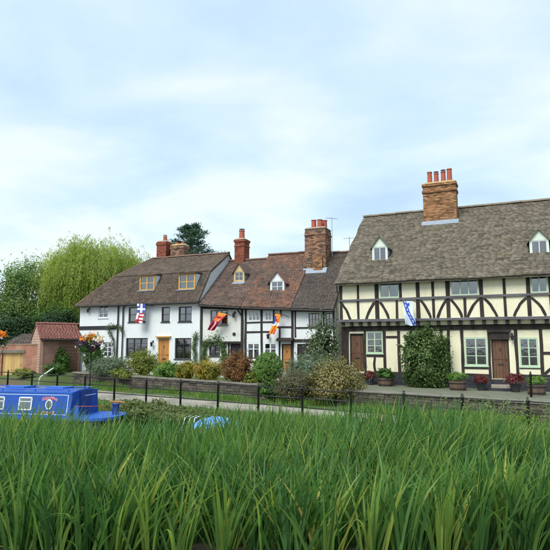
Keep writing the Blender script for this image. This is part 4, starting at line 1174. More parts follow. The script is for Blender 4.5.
def build_cottage_c():
    H = House('cottage', 'black and white cottage with grey brown roof adjoining the cream timber house', MP, 6.9, 1.1)
    P = H.o
    w1, w2 = (6.61, 3.90, 7.36, 4.56), (7.54, 3.90, 7.98, 4.55)
    dr, w3 = (5.95, 1.42, 6.60, 2.95), (6.92, 2.0, 7.32, 2.95)
    dk = (7.45, 1.42, 7.98, 2.95)
    shell(P, 5.76, 8.06, 1.0, 4.80, 8.28, 3.4, [w1, w2, dr, w3, dk], 0, MT['white'])
    window(P, w1, 0, MT['greypaint'], 2, 2, 2, .05, .02, .04, MT['greypaint'], .3)
    window(P, w2, 0, MT['greypaint'], 1, 2, 2, .05, .02, .04, MT['greypaint'], .3)
    window(P, w3, 0, MT['greypaint'], 1, 1, 3, .05, .02, .04, None, .5)
    door(P, dr, 0, MT['darkdoor'], MT['timber'], 5)
    door(P, dk, 0, MT['darkdoor'], MT['timber'], 4)  # dark planks fill an open doorway, in place of its shade
    for u, w, a, c in ((5.86, .09, 3.3, 4.72), (7.46, .10, 3.86, 4.70), (6.70, .12, 1.4, 3.0), (7.40, .09, 1.4, 3.0), (8.02, .08, 1.4, 4.66)):
        timber(P, (u, a), (u + jit(.02), c), w, 0, name='stud')
    timber(P, (5.9, 3.80), (8.0, 3.78), .09, 0, proud=.03, name='rail')
    timber(P, (5.76, 3.13), (8.06, 3.10), .14, 0, proud=.05, name='rail')
    timber(P, (5.76, 4.73), (8.06, 4.64), .10, 0, proud=.035, name='wall_plate')
    b = MB(); b.box(6.62, -.008, 1.4, 6.90, -.004, 3.03); b.build('boarding', MT['darkdoor'], P)
    rz = lambda y: 4.75 + (y + .3) * (8.28 - 4.75) / 3.7
    cottage_roof(P, 5.75, 8.10, 4.82, 4.70, 3.4, 8.28, MT['tilegrey'], 61)
    chimney(P, 5.62, 6.88, 2.15, 3.25, 6.6, 9.62, MT['brickmix'], [(6.0, 2.7, .62, .17), (6.42, 2.55, .58, .17), (6.58, 2.95, .60, .17)], [(9.2, .09, .04), (9.42, .2, -.06)], cap='mortar', seed=15, roofz=rz)
    b = MB(); b.box(6.16, 2.035, 6.7, 6.71, 2.14, 7.94); br = b.build('chimney_breast', MT['darkmortar'], P)
    b = MB(); z = 6.7; k = 0
    while z < 7.9:
        x = 6.15 - (.11 if k % 2 else 0)
        while x < 6.70:
            a, c = max(6.15, x) + .005, min(6.72, x + .225) - .005; x += .225
            if c - a > .03: b.box(a, 2.02 - rnd.uniform(0, .008), z + .006, c, 2.06, z + .071, 0, rnd.random())
        z += .077; k += 1
    b.build('brickwork', MT['brickbuff'], br)['kind'] = 'stuff'
    return H
HC = build_cottage_c()

def aerial(label, loc, h, rz):
    t = thing('television_aerial', label, 'aerial', loc, rz)
    set_off()
    b = MB(); b.tube([(0, 0, 0), (0, 0, h)], .018, 6); b.build('mast', MT['lead'], t)
    b = MB(); b.tube([(-.35, 0, h - .08), (.35, 0, h - .08)], .012, 5); b.build('boom', MT['lead'], t)
    for k in range(6):
        b = MB(); x = -.32 + k * .128; b.tube([(x, -.16 + .01 * k, h - .065), (x, .16 - .01 * k, h - .065)], .008, 4); b.build('element', MT['lead'], t)
aerial('thin television aerial beside the big brick chimney', HC.world(7.05, 2.9, 8.0), 2.35, .4)
aerial('small television aerial on the roof left of the stone tiled house', HC.world(7.95, 3.4, 8.3), .9, -.3)

# ------------------------------------------------------------------ banners on the houses
def banner(label, H, y, TL, TR, BR, BL, pat, mats, wall_u, nu=9, nv=15, seed=1):
    o = H.world((TL[0] + TR[0]) / 2, y, BL[1])
    t = thing('banner', label, 'flag', o, ANG, None)
    uc, zc_ = (TL[0] + TR[0]) / 2, BL[1]
    set_off(uc, y, zc_)
    rr = random.Random(seed); ph = rr.uniform(0, 6)
    b = MB()
    def pt(a, v):
        top = (TL[0] + (TR[0] - TL[0]) * a, TL[1] + (TR[1] - TL[1]) * a); bot = (BL[0] + (BR[0] - BL[0]) * a, BL[1] + (BR[1] - BL[1]) * a)
        return (top[0] + (bot[0] - top[0]) * v + .02 * math.sin(v * 7 + ph), y + .05 * v * math.sin(a * 9 + v * 4 + ph) + .04 * math.sin(v * 6 + ph) * v, top[1] + (bot[1] - top[1]) * v + .02 * math.sin(a * 6 + ph) * v)
    for i in range(nu):
        for j in range(nv):
            q = [pt(i / nu, (j + 1) / nv), pt((i + 1) / nu, (j + 1) / nv), pt((i + 1) / nu, j / nv), pt(i / nu, j / nv)]
            m = pat((i + .5) / nu, (j + .5) / nv)
            b.poly(q, m)
            b.poly([(x, yy + .003, z) for x, yy, z in q[::-1]], m)
    b.build('cloth', [MT[m] for m in mats], t)
    b = MB(); b.tube([(TL[0] - .06, y, TL[1] + .03), (TR[0] + .04, y + .05, TR[1] + .03), (wall_u, y + .75 if y < -.7 else -.0, TR[1] - .12)], .016, 6); b.build('pole', MT['iron'], t)
    b = MB(); b.lathe([(.005, TL[1] - .015), (.04, TL[1] + .01), (.045, TL[1] + .04), (.03, TL[1] + .07), (.004, TL[1] + .085)], TL[0] - .06, y, 8); b.build('finial', MT['iron'], t)
    return t
def p1(a, v):
    if v < .48: return 1 if (abs(a - .55) < .12 or abs(v - .28) < .05 or (a < .25 and v < .12)) else 0
    if a < .35: return 2 if v > .8 else 1
    return 1 if (int(v * 11) % 2 == 0 and a > .4) else 2
banner('blue, white and red quartered banner on the white house', HW, -.5, (-4.05, 5.36), (-3.45, 5.32), (-3.58, 4.20), (-4.12, 4.18), p1, ['f_blue', 'f_white', 'f_red'], -3.2, nu=24, nv=40, seed=2)
def p2(a, v):
    if v < .12: return 1
    if v < .45: return 1 if (.2 < a < .8 and not abs(v - .25) < .05) else 0
    return 3 if abs(a - .45 - .1 * math.sin(v * 12)) < .10 else 2
banner('red and gold slanting banner on the narrow cream cottage', HA, -.5, (1.42, 4.72), (1.95, 4.60), (1.12, 3.70), (.72, 3.72), p2, ['f_red', 'f_gold', 'f_crimson', 'f_pink'], 2.1, nu=20, nv=36, seed=4)
def p3(a, v):
    if v < .1: return 0
    if v < .5 and a < .35: return 1
    if .42 < v < .58: return 2
    if v > .6: return 3 if (a > .7 and v > .75) else 0
    return 3 if abs(v - .32) < .06 and a < .6 else 0
banner('orange banner with white band on the black and white cottage', HB_, -.5, (4.93, 4.56), (5.24, 4.50), (4.90, 3.46), (4.52, 3.48), p3, ['f_orange', 'f_blue', 'f_white', 'f_red'], 5.5, nu=20, nv=36, seed=6)
def p4(a, v):
    c = .14 + .76 * v
    if abs(a - c) < .19:
        return 0 if abs(a - c - .03 * math.sin(v * 26)) < .045 and math.sin(v * 40) > -.2 else 1
    if abs(a - .55) < .1 and abs(v - .14) < .06: return 1
    return 0
banner('pale banner with a blue diagonal band on the cream house', HR, -.85, (-4.52, 4.98), (-4.06, 4.96), (-3.92, 3.78), (-4.42, 3.84), p4, ['f_pale', 'f_blue'], -3.82, nu=34, nv=48, seed=8)

# ------------------------------------------------------------------ brick shed, garden wall and gate (left)
def build_shed():
    a = R_(35)
    t = thing('brick_shed', 'small brown brick outbuilding with pinkish red tiled roof', 'shed', (-14.18, 34.3, 1.15), a)
    set_off(0, 0, 1.15)
    L, D, zb, ze, zr = 2.4, 2.3, .6, 3.35, 4.20
    b = MB(); b.box(.2, 0, zb, L, .2, ze); b.box(.2, D - .2, zb, L, D, ze); b.build('wall', MT['brickshed'], t)
    b = MB(); b.xprism([(-.02, zb), (D + .02, zb), (D + .02, ze), (D / 2, zr - .03), (-.02, ze)], 0, .198); b.build('gable_wall', MT['brickgable'], t)
    b = MB(); b.xprism([(.2, zb), (D - .2, zb), (D - .2, ze), (D / 2, zr - .1), (.2, ze)], L - .2, L - .01); b.build('gable_wall', MT['brickshed'], t)
    sl = (zr - ze) / (D / 2); ye = -.18; z0 = ze + ye * sl + .06
    b = MB(); b.xprism([(ye, z0 - .08), (D / 2, zr - .06), (D - ye, z0 - .08), (D - ye, z0), (D / 2, zr + .02), (ye, z0)], -.05, L + .05)
    rf = b.build('roof', MT['tilepink'], t)
    tiles(rf, MT['tilepink'], lambda f: -.08, lambda f: L + .05, ye - .03, lambda u: z0, D / 2, zr + .02, .14, .2, .02, 71, .02)
    ridge_tiles(rf, MT['tilepink'], -.06, L + .05, D / 2, zr + .09, .4, .11)
    b = MB(); b.tube([(.05, ye - .08, z0 - .06), (L, ye - .08, z0 - .06)], .05, 6); b.build('gutter', MT['iron'], t)
    # trellis
    tr = thing('trellis', 'brown garden trellis fixed to the brick outbuilding', 'trellis', (-14.18 + .819 * 1.15, 34.3 + .574 * 1.15, 1.2), a)
    set_off(0, 0, 1.2)
    for k in range(7):
        b = MB(); b.box(.17 * k, -.05, 1.25, .17 * k + .03, -.03, 3.1); b.build('slat', MT['trellis'], tr)
    for k in range(9):
        b = MB(); b.box(-.03, -.075, 1.4 + .2 * k, 1.1, -.052, 1.43 + .2 * k); b.build('slat', MT['trellis'], tr)
build_shed()
shrub('trellis_climber', 'leafy climber growing on the trellis of the brick outbuilding', (-12.95, 34.75, 1.15), (.42, .22, 1.35), LF['green'], 900, 30, .09, group=None, seed=77, cat='climber')

def build_brick_wall():
    t = thing('brick_wall', 'orange red brick garden wall with a gateway left of the outbuilding', 'wall', (-15.0, 34.75, 1.1), R_(3))
    set_off(0, 0, 1.1)
    b = MB()
    wall_open(b, -9.0, .55, .6, 2.92, [(-1.62, .92, -.36, 2.42)], 0, .25)
    b.poly([(-9, 0, 2.92), (.55, 0, 2.92), (.55, .25, 2.92), (-9, .25, 2.92)])
    b.build('brickwork', [MT['brickwall'], MT['brickwall']], t)
    b = MB(); b.box(-1.72, -.05, 2.43, -.26, .10, 2.60); b.build('lintel', MT['coping'], t)
    x = -9.0
    while x < .5:
        b = MB(); b.box(x + .005, -.03, 2.923, min(x + .45, .55) - .005, .28, 2.98 + jit(.006)); b.build('coping_brick', MT['brickgable'], t); x += .45
    g = thing('garden_gate', 'pale yellow boarded wooden gate in the orange brick wall', 'gate', (-15.0 - .99, 34.75 - .05, 1.05), R_(3))
    set_off(0, 0, 1.05)
    for k in range(7):
        b = MB(); b.box(-.60 + k * .172, .10, 1.05, -.60 + k * .172 + .166, .14, 2.41, 0, rnd.random()); b.build('board', MT['gatewood'], g)
    for z in (1.3, 2.15):
        b = MB(); b.box(-.6, .142, z, .6, .17, z + .1); b.build('ledge', MT['gatewood'], g)
    b = MB(); b.tube([(.5, .10, 1.75), (.5, .05, 1.75), (.5, .05, 1.62)], .012, 5); b.build('handle', MT['iron'], g)
build_brick_wall()

def build_summerhouse():
    t = thing('garden_store', 'small grey hipped roof peeping over the orange brick wall', 'shed', (-16.2, 37.4, 1.1), R_(5))
    set_off(0, 0, 1.1)
    b = MB(); b.box(-1.0, -.9, .95, 1.0, .9, 2.95); b.build('wall', MT['brickshed'], t)
    b = MB(); z = 2.952
    e = [(-1.2, -1.1, z), (1.2, -1.1, z), (1.2, 1.1, z), (-1.2, 1.1, z)]; r = [(-.35, 0, 3.62), (.35, 0, 3.62)]
    b.poly([e[0], e[1], r[1], r[0]]); b.poly([e[1], e[2], r[1]]); b.poly([e[2], e[3], r[0], r[1]]); b.poly([e[3], e[0], r[0]]); b.poly(e[::-1])
    rf = b.build('roof', MT['tilegrey'], t)
    tiles(rf, MT['tilegrey'], lambda f: -1.22 + .85 * f, lambda f: 1.22 - .85 * f, -1.13, lambda u: z, 0, 3.62, .14, .2, .02, 72, .02)
build_summerhouse()

# white bent pipe by the fence on the left
def build_pipe():
    t = thing('handrail', 'thin white bent pipe handrail in front of the brick outbuilding', 'handrail', (-11.35, 27.5, path_z(1)), 0)
    set_off()
    b = MB(); b.tube([(0, 0, -.05), (.02, 0, .62), (.08, .02, .78), (.65, .1, 1.20)], .026, 8); b.build('pipe', MT['dullpipe'], t, True)
build_pipe()

# ------------------------------------------------------------------ flower baskets on posts
def flower_post(label, loc, zc_, r, seed, side=.35):
    t = thing('flower_post', label, 'flower basket', loc, 0, 'flower baskets on posts')
    set_off()
    h = zc_ - loc[2]
    b = MB(); b.tube([(0, 0, -.1), (0, 0, h - r * .55)], .035, 8); b.build('post', MT['iron'], t, True)
    b = MB(); b.tube([(0, 0, h - r * 2.2), (r * .5, 0, h - r * 1.5), (r * .9, 0, h - r * .7)], .014, 6); b.build('bracket', MT['iron'], t)
    b = MB(); b.lathe([(.05, h - r * .75), (r * .45, h - r * .6), (r * .62, h - r * .2), (r * .62, h - r * .15)], 0, 0, 12); b.build('basket', MT['wicker'], t)
    P, N, tt, rs = foliage_pts((0, 0, h - .05), (r * 1.0, r * 1.0, r * .85), 30, 900, .3, -.7, seed=seed)
    V, F = leaves(P, N, .10, .06, rs); np_mesh('foliage', V, F, tt, [LF['green']], t)
    P, N, tt, rs = foliage_pts((0, 0, h + .02), (r * 1.04, r * 1.04, r * .92), 26, 620, .26, -.6, seed=seed + 1, inner=0)
    # orange heads on top, purple trailing flowers below
    zz = (P[:, 2] - h) / r
    tt = np.where((zz > .30) & (P[:, 0] < r * side), rs.uniform(.38, .62, len(zz)), np.where(zz > .3, rs.uniform(.66, 1.0, len(zz)), np.where(rs.random(len(zz)) < .62, rs.uniform(0, .3, len(zz)), rs.uniform(.66, .9, len(zz)))))
    V, F = leaves(P, N, .115, .11, rs); o = np_mesh('blossom', V, F, tt, [LF['petal']], t); o['kind'] = 'stuff'
flower_post('orange and purple flower basket on a black post before the white house', (-8.15, 25.22, path_z(5.7)), 2.92, .50, 5)
flower_post('orange flower basket on a post at the left edge of the picture', (-13.75, 27.9, path_z(-.6)), 3.12, .52, 9, 2.0)

# ------------------------------------------------------------------ canal boat
def build_boat():
    a = R_(-11.5)
    dx, dy = math.cos(a), math.sin(a)
    px, py = -6.70, 19.0            # near stern corner of the cabin roof
    hw, hr = .93, .82
    ox, oy = px - (-dy) * (-hr), py - dx * (-hr)
    t = thing('narrowboat', 'royal blue canal narrowboat moored along the far bank', 'boat', (ox, oy, 0), a)
    set_off()
    L = 11.5; gz, rz = .50, 1.29
    # hull: stations along x
    st = [(-L - 2.6, .04, .95), (-L - 2.0, .45, .80), (-L - 1.2, .80, .66), (-L - .3, 1.0, .56), (-L + 1, 1.04, gz), (-2, 1.04, gz), (.4, 1.04, gz), (.85, .97, gz), (1.15, .78, gz), (1.32, .45, gz), (1.38, .08, gz)]
    b = MB()
    for (x0, w0, z0), (x1, w1, z1) in zip(st, st[1:]):
        for s in (-1, 1):
            f = [(x0, s * w0 * .92, -.45), (x1, s * w1 * .92, -.45), (x1, s * w1, z1 - .09), (x0, s * w0, z0 - .09)]
            b.poly(f if s < 0 else f[::-1], 0)
            f = [(x0, s * (w0 + .02), z0 - .09), (x1, s * (w1 + .02), z1 - .09), (x1, s * (w1 + .02), z1), (x0, s * (w0 + .02), z0)]
            b.poly(f if s < 0 else f[::-1], 1)
        b.poly([(x0, -w0 - .02, z0), (x1, -w1 - .02, z1), (x1, w1 + .02, z1), (x0, w0 + .02, z0)], 1)
        b.poly([(x0, w0 * .92, -.45), (x1, w1 * .92, -.45), (x1, -w1 * .92, -.45), (x0, -w0 * .92, -.45)], 0)
    b.build('hull', [MT['hullblack'], MT['bluedeck']], t)
    # cabin with sloping sides and cambered roof
    prof = [(-hw, gz + .003), (-hr, rz), (-hr * .5, rz + .055), (0, rz + .075), (hr * .5, rz + .055), (hr, rz), (hw, gz + .003)]
    b = MB(); b.xprism(prof[::-1], -L, 0); b.build('cabin', MT['blue'], t)
    sx = (hw - hr) / (rz - gz)
    def side(x, z, o=0.0): return (x, -(hw - (z - gz) * sx) - o, z)
    def panel(bb, x0, x1, z0, z1, o=.006, m=0):
        bb.poly([side(x0, z0, o), side(x1, z0, o), side(x1, z1, o), side(x0, z1, o)], m)
    # lighter roof edge and handrail
    b = MB(); b.box(-L, -hr - .015, rz - .035, .01, -hr + .03, rz + .015); b.box(-L, hr - .03, rz - .035, .01, hr + .015, rz + .015); b.build('roof_edge', MT['bluedeck'], t)
    for s in (-1, 1):
        b = MB(); b.tube([(-L + .2, s * .62, rz + .09), (-.1, s * .62, rz + .09)], .02, 6)
        for k in range(9): b.box(-.3 - k * 1.25, s * .62 - .02, rz + .02, -.24 - k * 1.25, s * .62 + .02, rz + .085)
        b.build('handrail', MT['bluedeck'], t)
    for k, x in enumerate((-1.0, -2.5, -4.2)):
        b = MB(); b.box(x - .35, -.35, rz + .03, x + .35, .35, rz + .125 + .01 * k); b.build('roof_hatch', MT['bluedeck'], t)
    # coach line round the stern panel
    b = MB(); z0, z1 = gz + .07, rz - .09
    for x0, x1, a0, a1 in ((-4.2, -.12, z1, z1 + .02), (-4.2, -.12, z0, z0 + .02), (-.14, -.115, z0, z1 + .02)): panel(b, x0, x1, a0, a1, .005)
    b.build('coach_line', MT['coachline'], t)
    for x in (-1.68, -2.72, -4.6, -6.2):
        b = MB(); wz0, wz1, ww = .70, 1.13, .25
        for x0, x1, a0, a1 in ((x - ww, x + ww, wz0, wz0 + .04), (x - ww, x + ww, wz1 - .04, wz1), (x - ww, x - ww + .04, wz0, wz1), (x + ww - .04, x + ww, wz0, wz1), (x - ww, x + ww, wz1 - .16, wz1 - .135)):
            p = [side(x0, a0, .02), side(x1, a0, .02), side(x1, a1, .02), side(x0, a1, .02)]; q = [side(x0, a0, -.01), side(x1, a0, -.01), side(x1, a1, -.01), side(x0, a1, -.01)]
            b.hexa(q + p)
        w = b.build('window', MT['alu'], t)
        b = MB(); panel(b, x - ww + .03, x + ww - .03, wz0 + .03, wz1 - .03, .010); b.build('pane', MT['glass'], w)
        b = MB(); panel(b, x - ww + .03, x + ww * .1, wz0 + .03, wz1 - .03, .004); panel(b, x + ww * .5, x + ww - .03, wz0 + .03, wz1 - .03, .004); b.build('curtain', MT['curtain'], w)
    # porthole with sign writing above and below
    xc, zc2 = -.80, .90
    def ring(bb, r0, r1, o, m=0, n=20):
        for k in range(n):
            u, v = 2 * math.pi * k / n, 2 * math.pi * (k + 1) / n
            bb.poly([side(xc + r0 * math.cos(u) * .8, zc2 + r0 * math.sin(u), o), side(xc + r1 * math.cos(u) * .8, zc2 + r1 * math.sin(u), o), side(xc + r1 * math.cos(v) * .8, zc2 + r1 * math.sin(v), o), side(xc + r0 * math.cos(v) * .8, zc2 + r0 * math.sin(v), o)], m)
    b = MB(); ring(b, .125, .165, .02); ring(b, .165, .17, .012); w = b.build('porthole', MT['alu'], t)
    b = MB(); ring(b, 0.0, .125, .012); b.build('pane', MT['glass'], w)
    b = MB(); ring(b, 0.0, .125, .006); b.build('lining', MT['trellis'], w)
    rr = random.Random(3)
    def letters(zf, x0, x1, n, hgt):
        bb = MB()
        w = (x1 - x0) / n
        for k in range(n):
            xa = x0 + w * k + .006; xm = xa + w * .38; xb = xa + w * .86; f = zf((xa + xb) / 2)
            panel(bb, xa, xa + .022, f, f + hgt, .008)
            kind = rr.randrange(4)
            if kind in (0, 1): panel(bb, xa + .022, xb, f + hgt - .024, f + hgt, .008)
            if kind in (0, 2, 3): panel(bb, xa + .014, xb, f + hgt * .42, f + hgt * .42 + .024, .008)
            if kind in (1, 2): panel(bb, xa + .022, xb, f, f + .024, .008)
            if kind in (1, 3): panel(bb, xb - .022, xb, f + .014, f + hgt * .45, .008)
        return bb
    letters(lambda x: 1.06 - .32 * (x - xc) ** 2 * 2.2, xc - .27, xc + .30, 8, .10).build('sign_writing', MT['pinkletter'], t)
    letters(lambda x: .60 + .1 * (x - xc) ** 2, xc - .27, xc + .24, 7, .085).build('sign_writing', MT['pinkletter'], t)
    # stern: doors, dodger panel, rail, tiller
    b = MB(); b.box(.003, -.34, gz + .1, .04, -.005, rz + .02); b.build('door', MT['bluedark'], t)  # both doors: shade of the stern end put into a darker blue
    b = MB(); b.box(.003, .005, gz + .1, .04, .34, rz + .02); b.build('door', MT['bluedark'], t)
    b = MB(); b.tube([(.03, -.1, rz - .15), (.06, .3, rz - .15), (.04, .62, rz - .15)], .014, 5); b.build('grab_rail', MT['coachline'], t)
    b = MB(); b.tube([(.12, -.86, gz + .36), (.7, -.80, gz + .36), (1.0, -.55, gz + .36)], .011, 6); b.tube([(1.0, -.55, gz + .36), (1.0, -.55, gz)], .009, 6); b.build('rail', MT['redpaint'], t)
    b = MB(); b.box(.14, -.92, gz, .30, -.84, gz + .34); b.build('stern_post', MT['bluedeck'], t)
    b = MB(); b.lathe([(.12, gz), (.11, gz + .30), (.14, gz + .31), (.14, gz + .36), (.05, gz + .37)], 1.05, .2, 12); b.build('rudder_post', MT['bluedark'], t)
    b = MB(); b.tube([(1.40, .15, gz + .41), (1.15, .2, gz + .43), (.95, .24, gz + .43), (.78, .28, gz + .42)], .022, 6); b.tube([(1.05, .2, gz + .36), (1.05, .2, gz + .44)], .03, 6); b.build('tiller', MT['tillerwood'], t)
build_boat()

def build_dinghy():
    t = thing('dinghy', 'small boat under a sky blue tarpaulin beyond the reeds', 'boat', (-1.95, 18.2, -.06), R_(-12))
    set_off()
    b = MB(); n = 14
    st = []
    for k in range(n + 1):
        f = k / n; x = -1.0 + 2.0 * f
        w = .62 * math.sin(math.pi * min(1, .18 + f * .82) * .98) ** .6 if f < .95 else .08
        st.append((x, max(.08, w), .34 + .10 * f * f))
    for (x0, w0, z0), (x1, w1, z1) in zip(st, st[1:]):
        for s in (-1, 1):
            f = [(x0, s * w0 * .6, -.15), (x1, s * w1 * .6, -.15), (x1, s * w1, z1), (x0, s * w0, z0)]
            b.poly(f if s < 0 else f[::-1])
    b.poly([(st[0][0], -st[0][1] * .6, -.15), (st[0][0], -st[0][1], st[0][2]), (st[0][0], st[0][1], st[0][2]), (st[0][0], st[0][1] * .6, -.15)])
    b.build('hull', MT['whitepaint'], t)
    b = MB(); m = 8
    def top(k, j):
        x, w, z = st[k]; c = j / m * 2 - 1
        rid = .30 * math.sin(math.pi * min(1, max(0, (k - 2) / (n - 3)))) ** .7
        return (x, c * (w + .03), z + .02 + rid * (1 - abs(c) ** 1.6) + .02 * math.sin(k * 2.1 + j * 1.3))
    for k in range(3, n):
        for j in range(m): b.poly([top(k, j), top(k + 1, j), top(k + 1, j + 1), top(k, j + 1)])
    b.build('tarpaulin', MT['tarp'], t, True)
    for k, x in enumerate((-.85, -.68, -.52)):
        b = MB(); b.tube([(x, -.45, .36), (x + .03, -.3, .66), (x + .03, .3, .66), (x, .45, .36)], .012, 6); b.build('hoop', MT['whitepaint'], t, True)
build_dinghy()

# ------------------------------------------------------------------ planters by the cream house
def barrel_planter(label, loc, r, h, fr, fh, lm, seed, pot='barrel', leaf=.055, n=1500, group='planters in front of the cream house'):
    t = thing('planter', label, 'planter', loc, 0, group)
    set_off()
    b = MB(); rr = random.Random(seed); tv = [rr.random() for _ in range(16)]
    if pot == 'barrel':
        b.lathe([(r * .84, -.02), (r * .93, h * .35), (r * .98, h * .7), (r, h), (r * .9, h), (r * .88, h - .06)], 0, 0, 16, tv=tv); b.build('barrel', MT['barrel'], t)
        for z in (h * .22, h * .78):
            rr_ = r * (.90 if z < h * .5 else .985)
            b = MB(); b.lathe([(rr_ + .006, z - .025), (rr_ + .012, z - .022), (rr_ + .018, z + .022), (rr_ + .008, z + .025)], 0, 0, 16); b.build('hoop', MT['iron'], t)
    else:
        b.lathe([(r * .6, -.02), (r * .8, h * .5), (r * .95, h * .92), (r, h * .93), (r, h), (r * .86, h), (r * .84, h - .05)], 0, 0, 16); b.build('pot', MT['darkpot'], t)
    b = MB(); b.lathe([(.01, h - .055), (r * .87, h - .05), (.02, h - .03)], 0, 0, 12); b.build('soil', MT['soil'], t)
    P, N, tt, rs = foliage_pts((0, 0, h + fh * .42), (fr, fr, fh * .62), 40, n, .24, -.5, seed=seed)
    P[:, 2] = np.maximum(P[:, 2], h * .75)
    V, F = leaves(P, N, leaf * rs.uniform(.7, 1.4, n), leaf * .6, rs); np_mesh('foliage', V, F, tt, [lm], t)
barrel_planter('half barrel of leafy green plants left of the big green shrub', (5.25, 27.25, .93), .38, .40, .40, .42, LF['green'], 1, leaf=.09)
barrel_planter('half barrel with bright green mound just right of the big shrub', (8.08, 25.35, .88), .38, .42, .40, .36, LF['bright'], 2)
barrel_planter('half barrel with green mound nearest the short terrace handrail', (10.75, 23.6, .83), .37, .42, .37, .34, LF['bright'], 3)
barrel_planter('dark pot of deep red plants by the left plank door', (4.60, 27.85, .95), .22, .32, .30, .34, LF['redleaf'], 4, 'pot', .075, 700)
barrel_planter('dark pot of red plants left of the front doorstep', (9.15, 25.45, .86), .23, .32, .33, .34, LF['redleaf'], 5, 'pot', .075, 800)
barrel_planter('dark pot of deep red plants right of the front doorstep', (10.42, 24.85, .85), .25, .34, .37, .42, LF['redleaf'], 6, 'pot', .08, 900)

# ------------------------------------------------------------------ garden shrubs
G = 'shrubs in the cottage gardens'
shrub('shrub', 'grey green lavender mound below the small white window', (-9.18, 31.8, 1.15), (1.10, .8, 1.0), LF['grey'], 3600, 80, .075, .3, G, seed=101)
shrub('shrub', 'pale green leafy shrub at the left corner of the white house', (-10.75, 34.2, 1.2), (.66, .5, 1.45), LF['green'], 1300, 36, .09, .6, G, seed=102, spread=.22)
shrub('shrub', 'tall yellow green shrub below the large ground floor window of the white house', (-7.40, 31.9, 1.12), (.80, .7, 1.35), LF['goldgreen'], 3000, 70, .075, .45, G, seed=103)
shrub('shrub', 'bright green low shrub in front of the pine door', (-5.62, 30.2, 1.08), (.78, .6, .80), LF['bright'], 2200, 50, .075, .5, G, seed=104)
shrub('shrub', 'small rounded golden bush right of the pine door', (-4.5, 29.2, 1.06), (.50, .5, .90), LF['gold'], 1800, 40, .06, .6, G, seed=105)
shrub('shrub', 'rounded golden green bush below the climber window', (-3.36, 28.5, 1.04), (.68, .6, 1.02), LF['gold'], 2600, 60, .06, .6, G, seed=106)
shrub('shrub', 'rust brown rounded bush in front of the narrow cottage door', (-1.78, 27.35, 1.0), (.76, .68, 1.42), LF['rust'], 4200, 90, .055, .6, G, seed=107, boxy=2.2, spread=.2)
shrub('topiary_shrub', 'neatly clipped round green topiary bush', (-.32, 26.4, 1.05), (.68, .66, 1.45), LF['bright'], 6500, 420, .036, .6, G, seed=108, boxy=2.0, spread=.08, rmin=.95, dens=2.6)
shrub('shrub', 'small bright green plant at the foot of the clipped topiary', (-.15, 24.95, .50), (.55, .36, .78), LF['green'], 1100, 30, .09, .5, G, seed=109)
shrub('shrub', 'purplish brown bush behind the railings below the grey green mound', (.82, 24.05, .46), (.80, .6, 1.22), LF['purple'], 2600, 60, .06, .45, G, seed=110)
shrub('shrub', 'wide grey green feathery mound before the grey roofed cottage', (1.62, 25.75, .95), (1.22, .7, 1.42), LF['grey'], 5200, 110, .075, .28, G, seed=111)
shrub('shrub', 'large cream variegated bush left of the cream timber house', (2.55, 23.75, .50), (1.10, .85, 1.58), LF['varieg'], 5600, 120, .062, .6, G, seed=112)
shrub('rose_bush', 'tall loose rose bush with pale flowers before the dark doorway', (2.35, 27.6, .98), (.82, .5, 2.95), LF['rose'], 2000, 60, .085, .6, G, seed=113, stems=9, extra=(LF['pinkpetal'], 46, .11), low=-.2, spread=.3, dens=1.1)
shrub('climbing_shrub', 'big dark green bushy shrub against the cream house', (7.06, 26.75, .88), (1.06, .62, 2.52), LF['climber'], 9000, 150, .075, .6, G, seed=114, boxy=2.6, spread=.2, low=-.95)
shrub('shrub', 'pale green tuft on the wall between topiary and rust bush', (-1.0, 26.45, 1.0), (.4, .35, .6), LF['goldgreen'], 700, 20, .08, .4, G, seed=115)
shrub('shrub', 'yellow green clump beside the lavender mound', (-8.2, 30.6, 1.08), (.5, .4, .55), LF['goldgreen'], 900, 24, .08, .4, G, seed=116)
shrub('shrub', 'small green plant in front of the brick outbuilding', (-12.9, 33.4, 1.1), (.55, .45, .65), LF['green'], 900, 24, .08, .5, G, seed=117)
shrub('shrub', 'low green plant at the foot of the orange brick wall', (-14.6, 33.2, 1.05), (.6, .4, .45), LF['goldgreen'], 700, 20, .08, .4, G, seed=118)

def wall_climber(name, label, H, pts, y, rad, n, lm, seed, leaf=.08):
    """climber trained over a facade along (u,z) points"""
    u0 = pts[0][0]; base = H.world(u0, y, pts[0][1])
    t = thing(name, label, 'climber', base, ANG)
    set_off(u0, y, pts[0][1])
    b = MB(); b.tube([(u, y + .02, z) for u, z in pts], [.03 - .02 * k / len(pts) for k in range(len(pts))], 5); b.build('stem', MT['twig'], t)
    rs = np.random.default_rng(seed)
    P = []
    A = np.array(pts, float)
    seg = rs.integers(0, len(A) - 1, n); f = rs.random(n)[:, None]
    c = A[seg] * (1 - f) + A[seg + 1] * f
    rr = rad * (.6 + .6 * np.sin(seg * 2.3 + 1) ** 2)
    off = rs.normal(size=(n, 3)) * np.stack([rr * .5, np.full(n, .07), rr * .5], 1)
    P = np.stack([c[:, 0], np.full(n, y - .06), c[:, 1]], 1) + off
    P[:, 1] = np.minimum(P[:, 1], y + .0)
    N = rs.normal(size=(n, 3)) * .6 + np.array([0, -1, .4]); N /= np.linalg.norm(N, axis=1, keepdims=True)
    V, F = leaves(P, N, leaf * rs.uniform(.7, 1.3, n), leaf * .65, rs)
    np_mesh('foliage', V, F, np.clip(rs.normal(.5, .22, n), 0, 1), [lm], t)
wall_climber('climber', 'green climber arching over the lower window of the narrow cottage', HA, [(.20, 1.3), (.18, 2.2), (.25, 3.0), (.7, 3.15), (1.15, 3.25), (1.45, 2.9), (1.5, 2.2), (1.5, 1.4)], .10, .30, 2600, LF['climber'], 201)
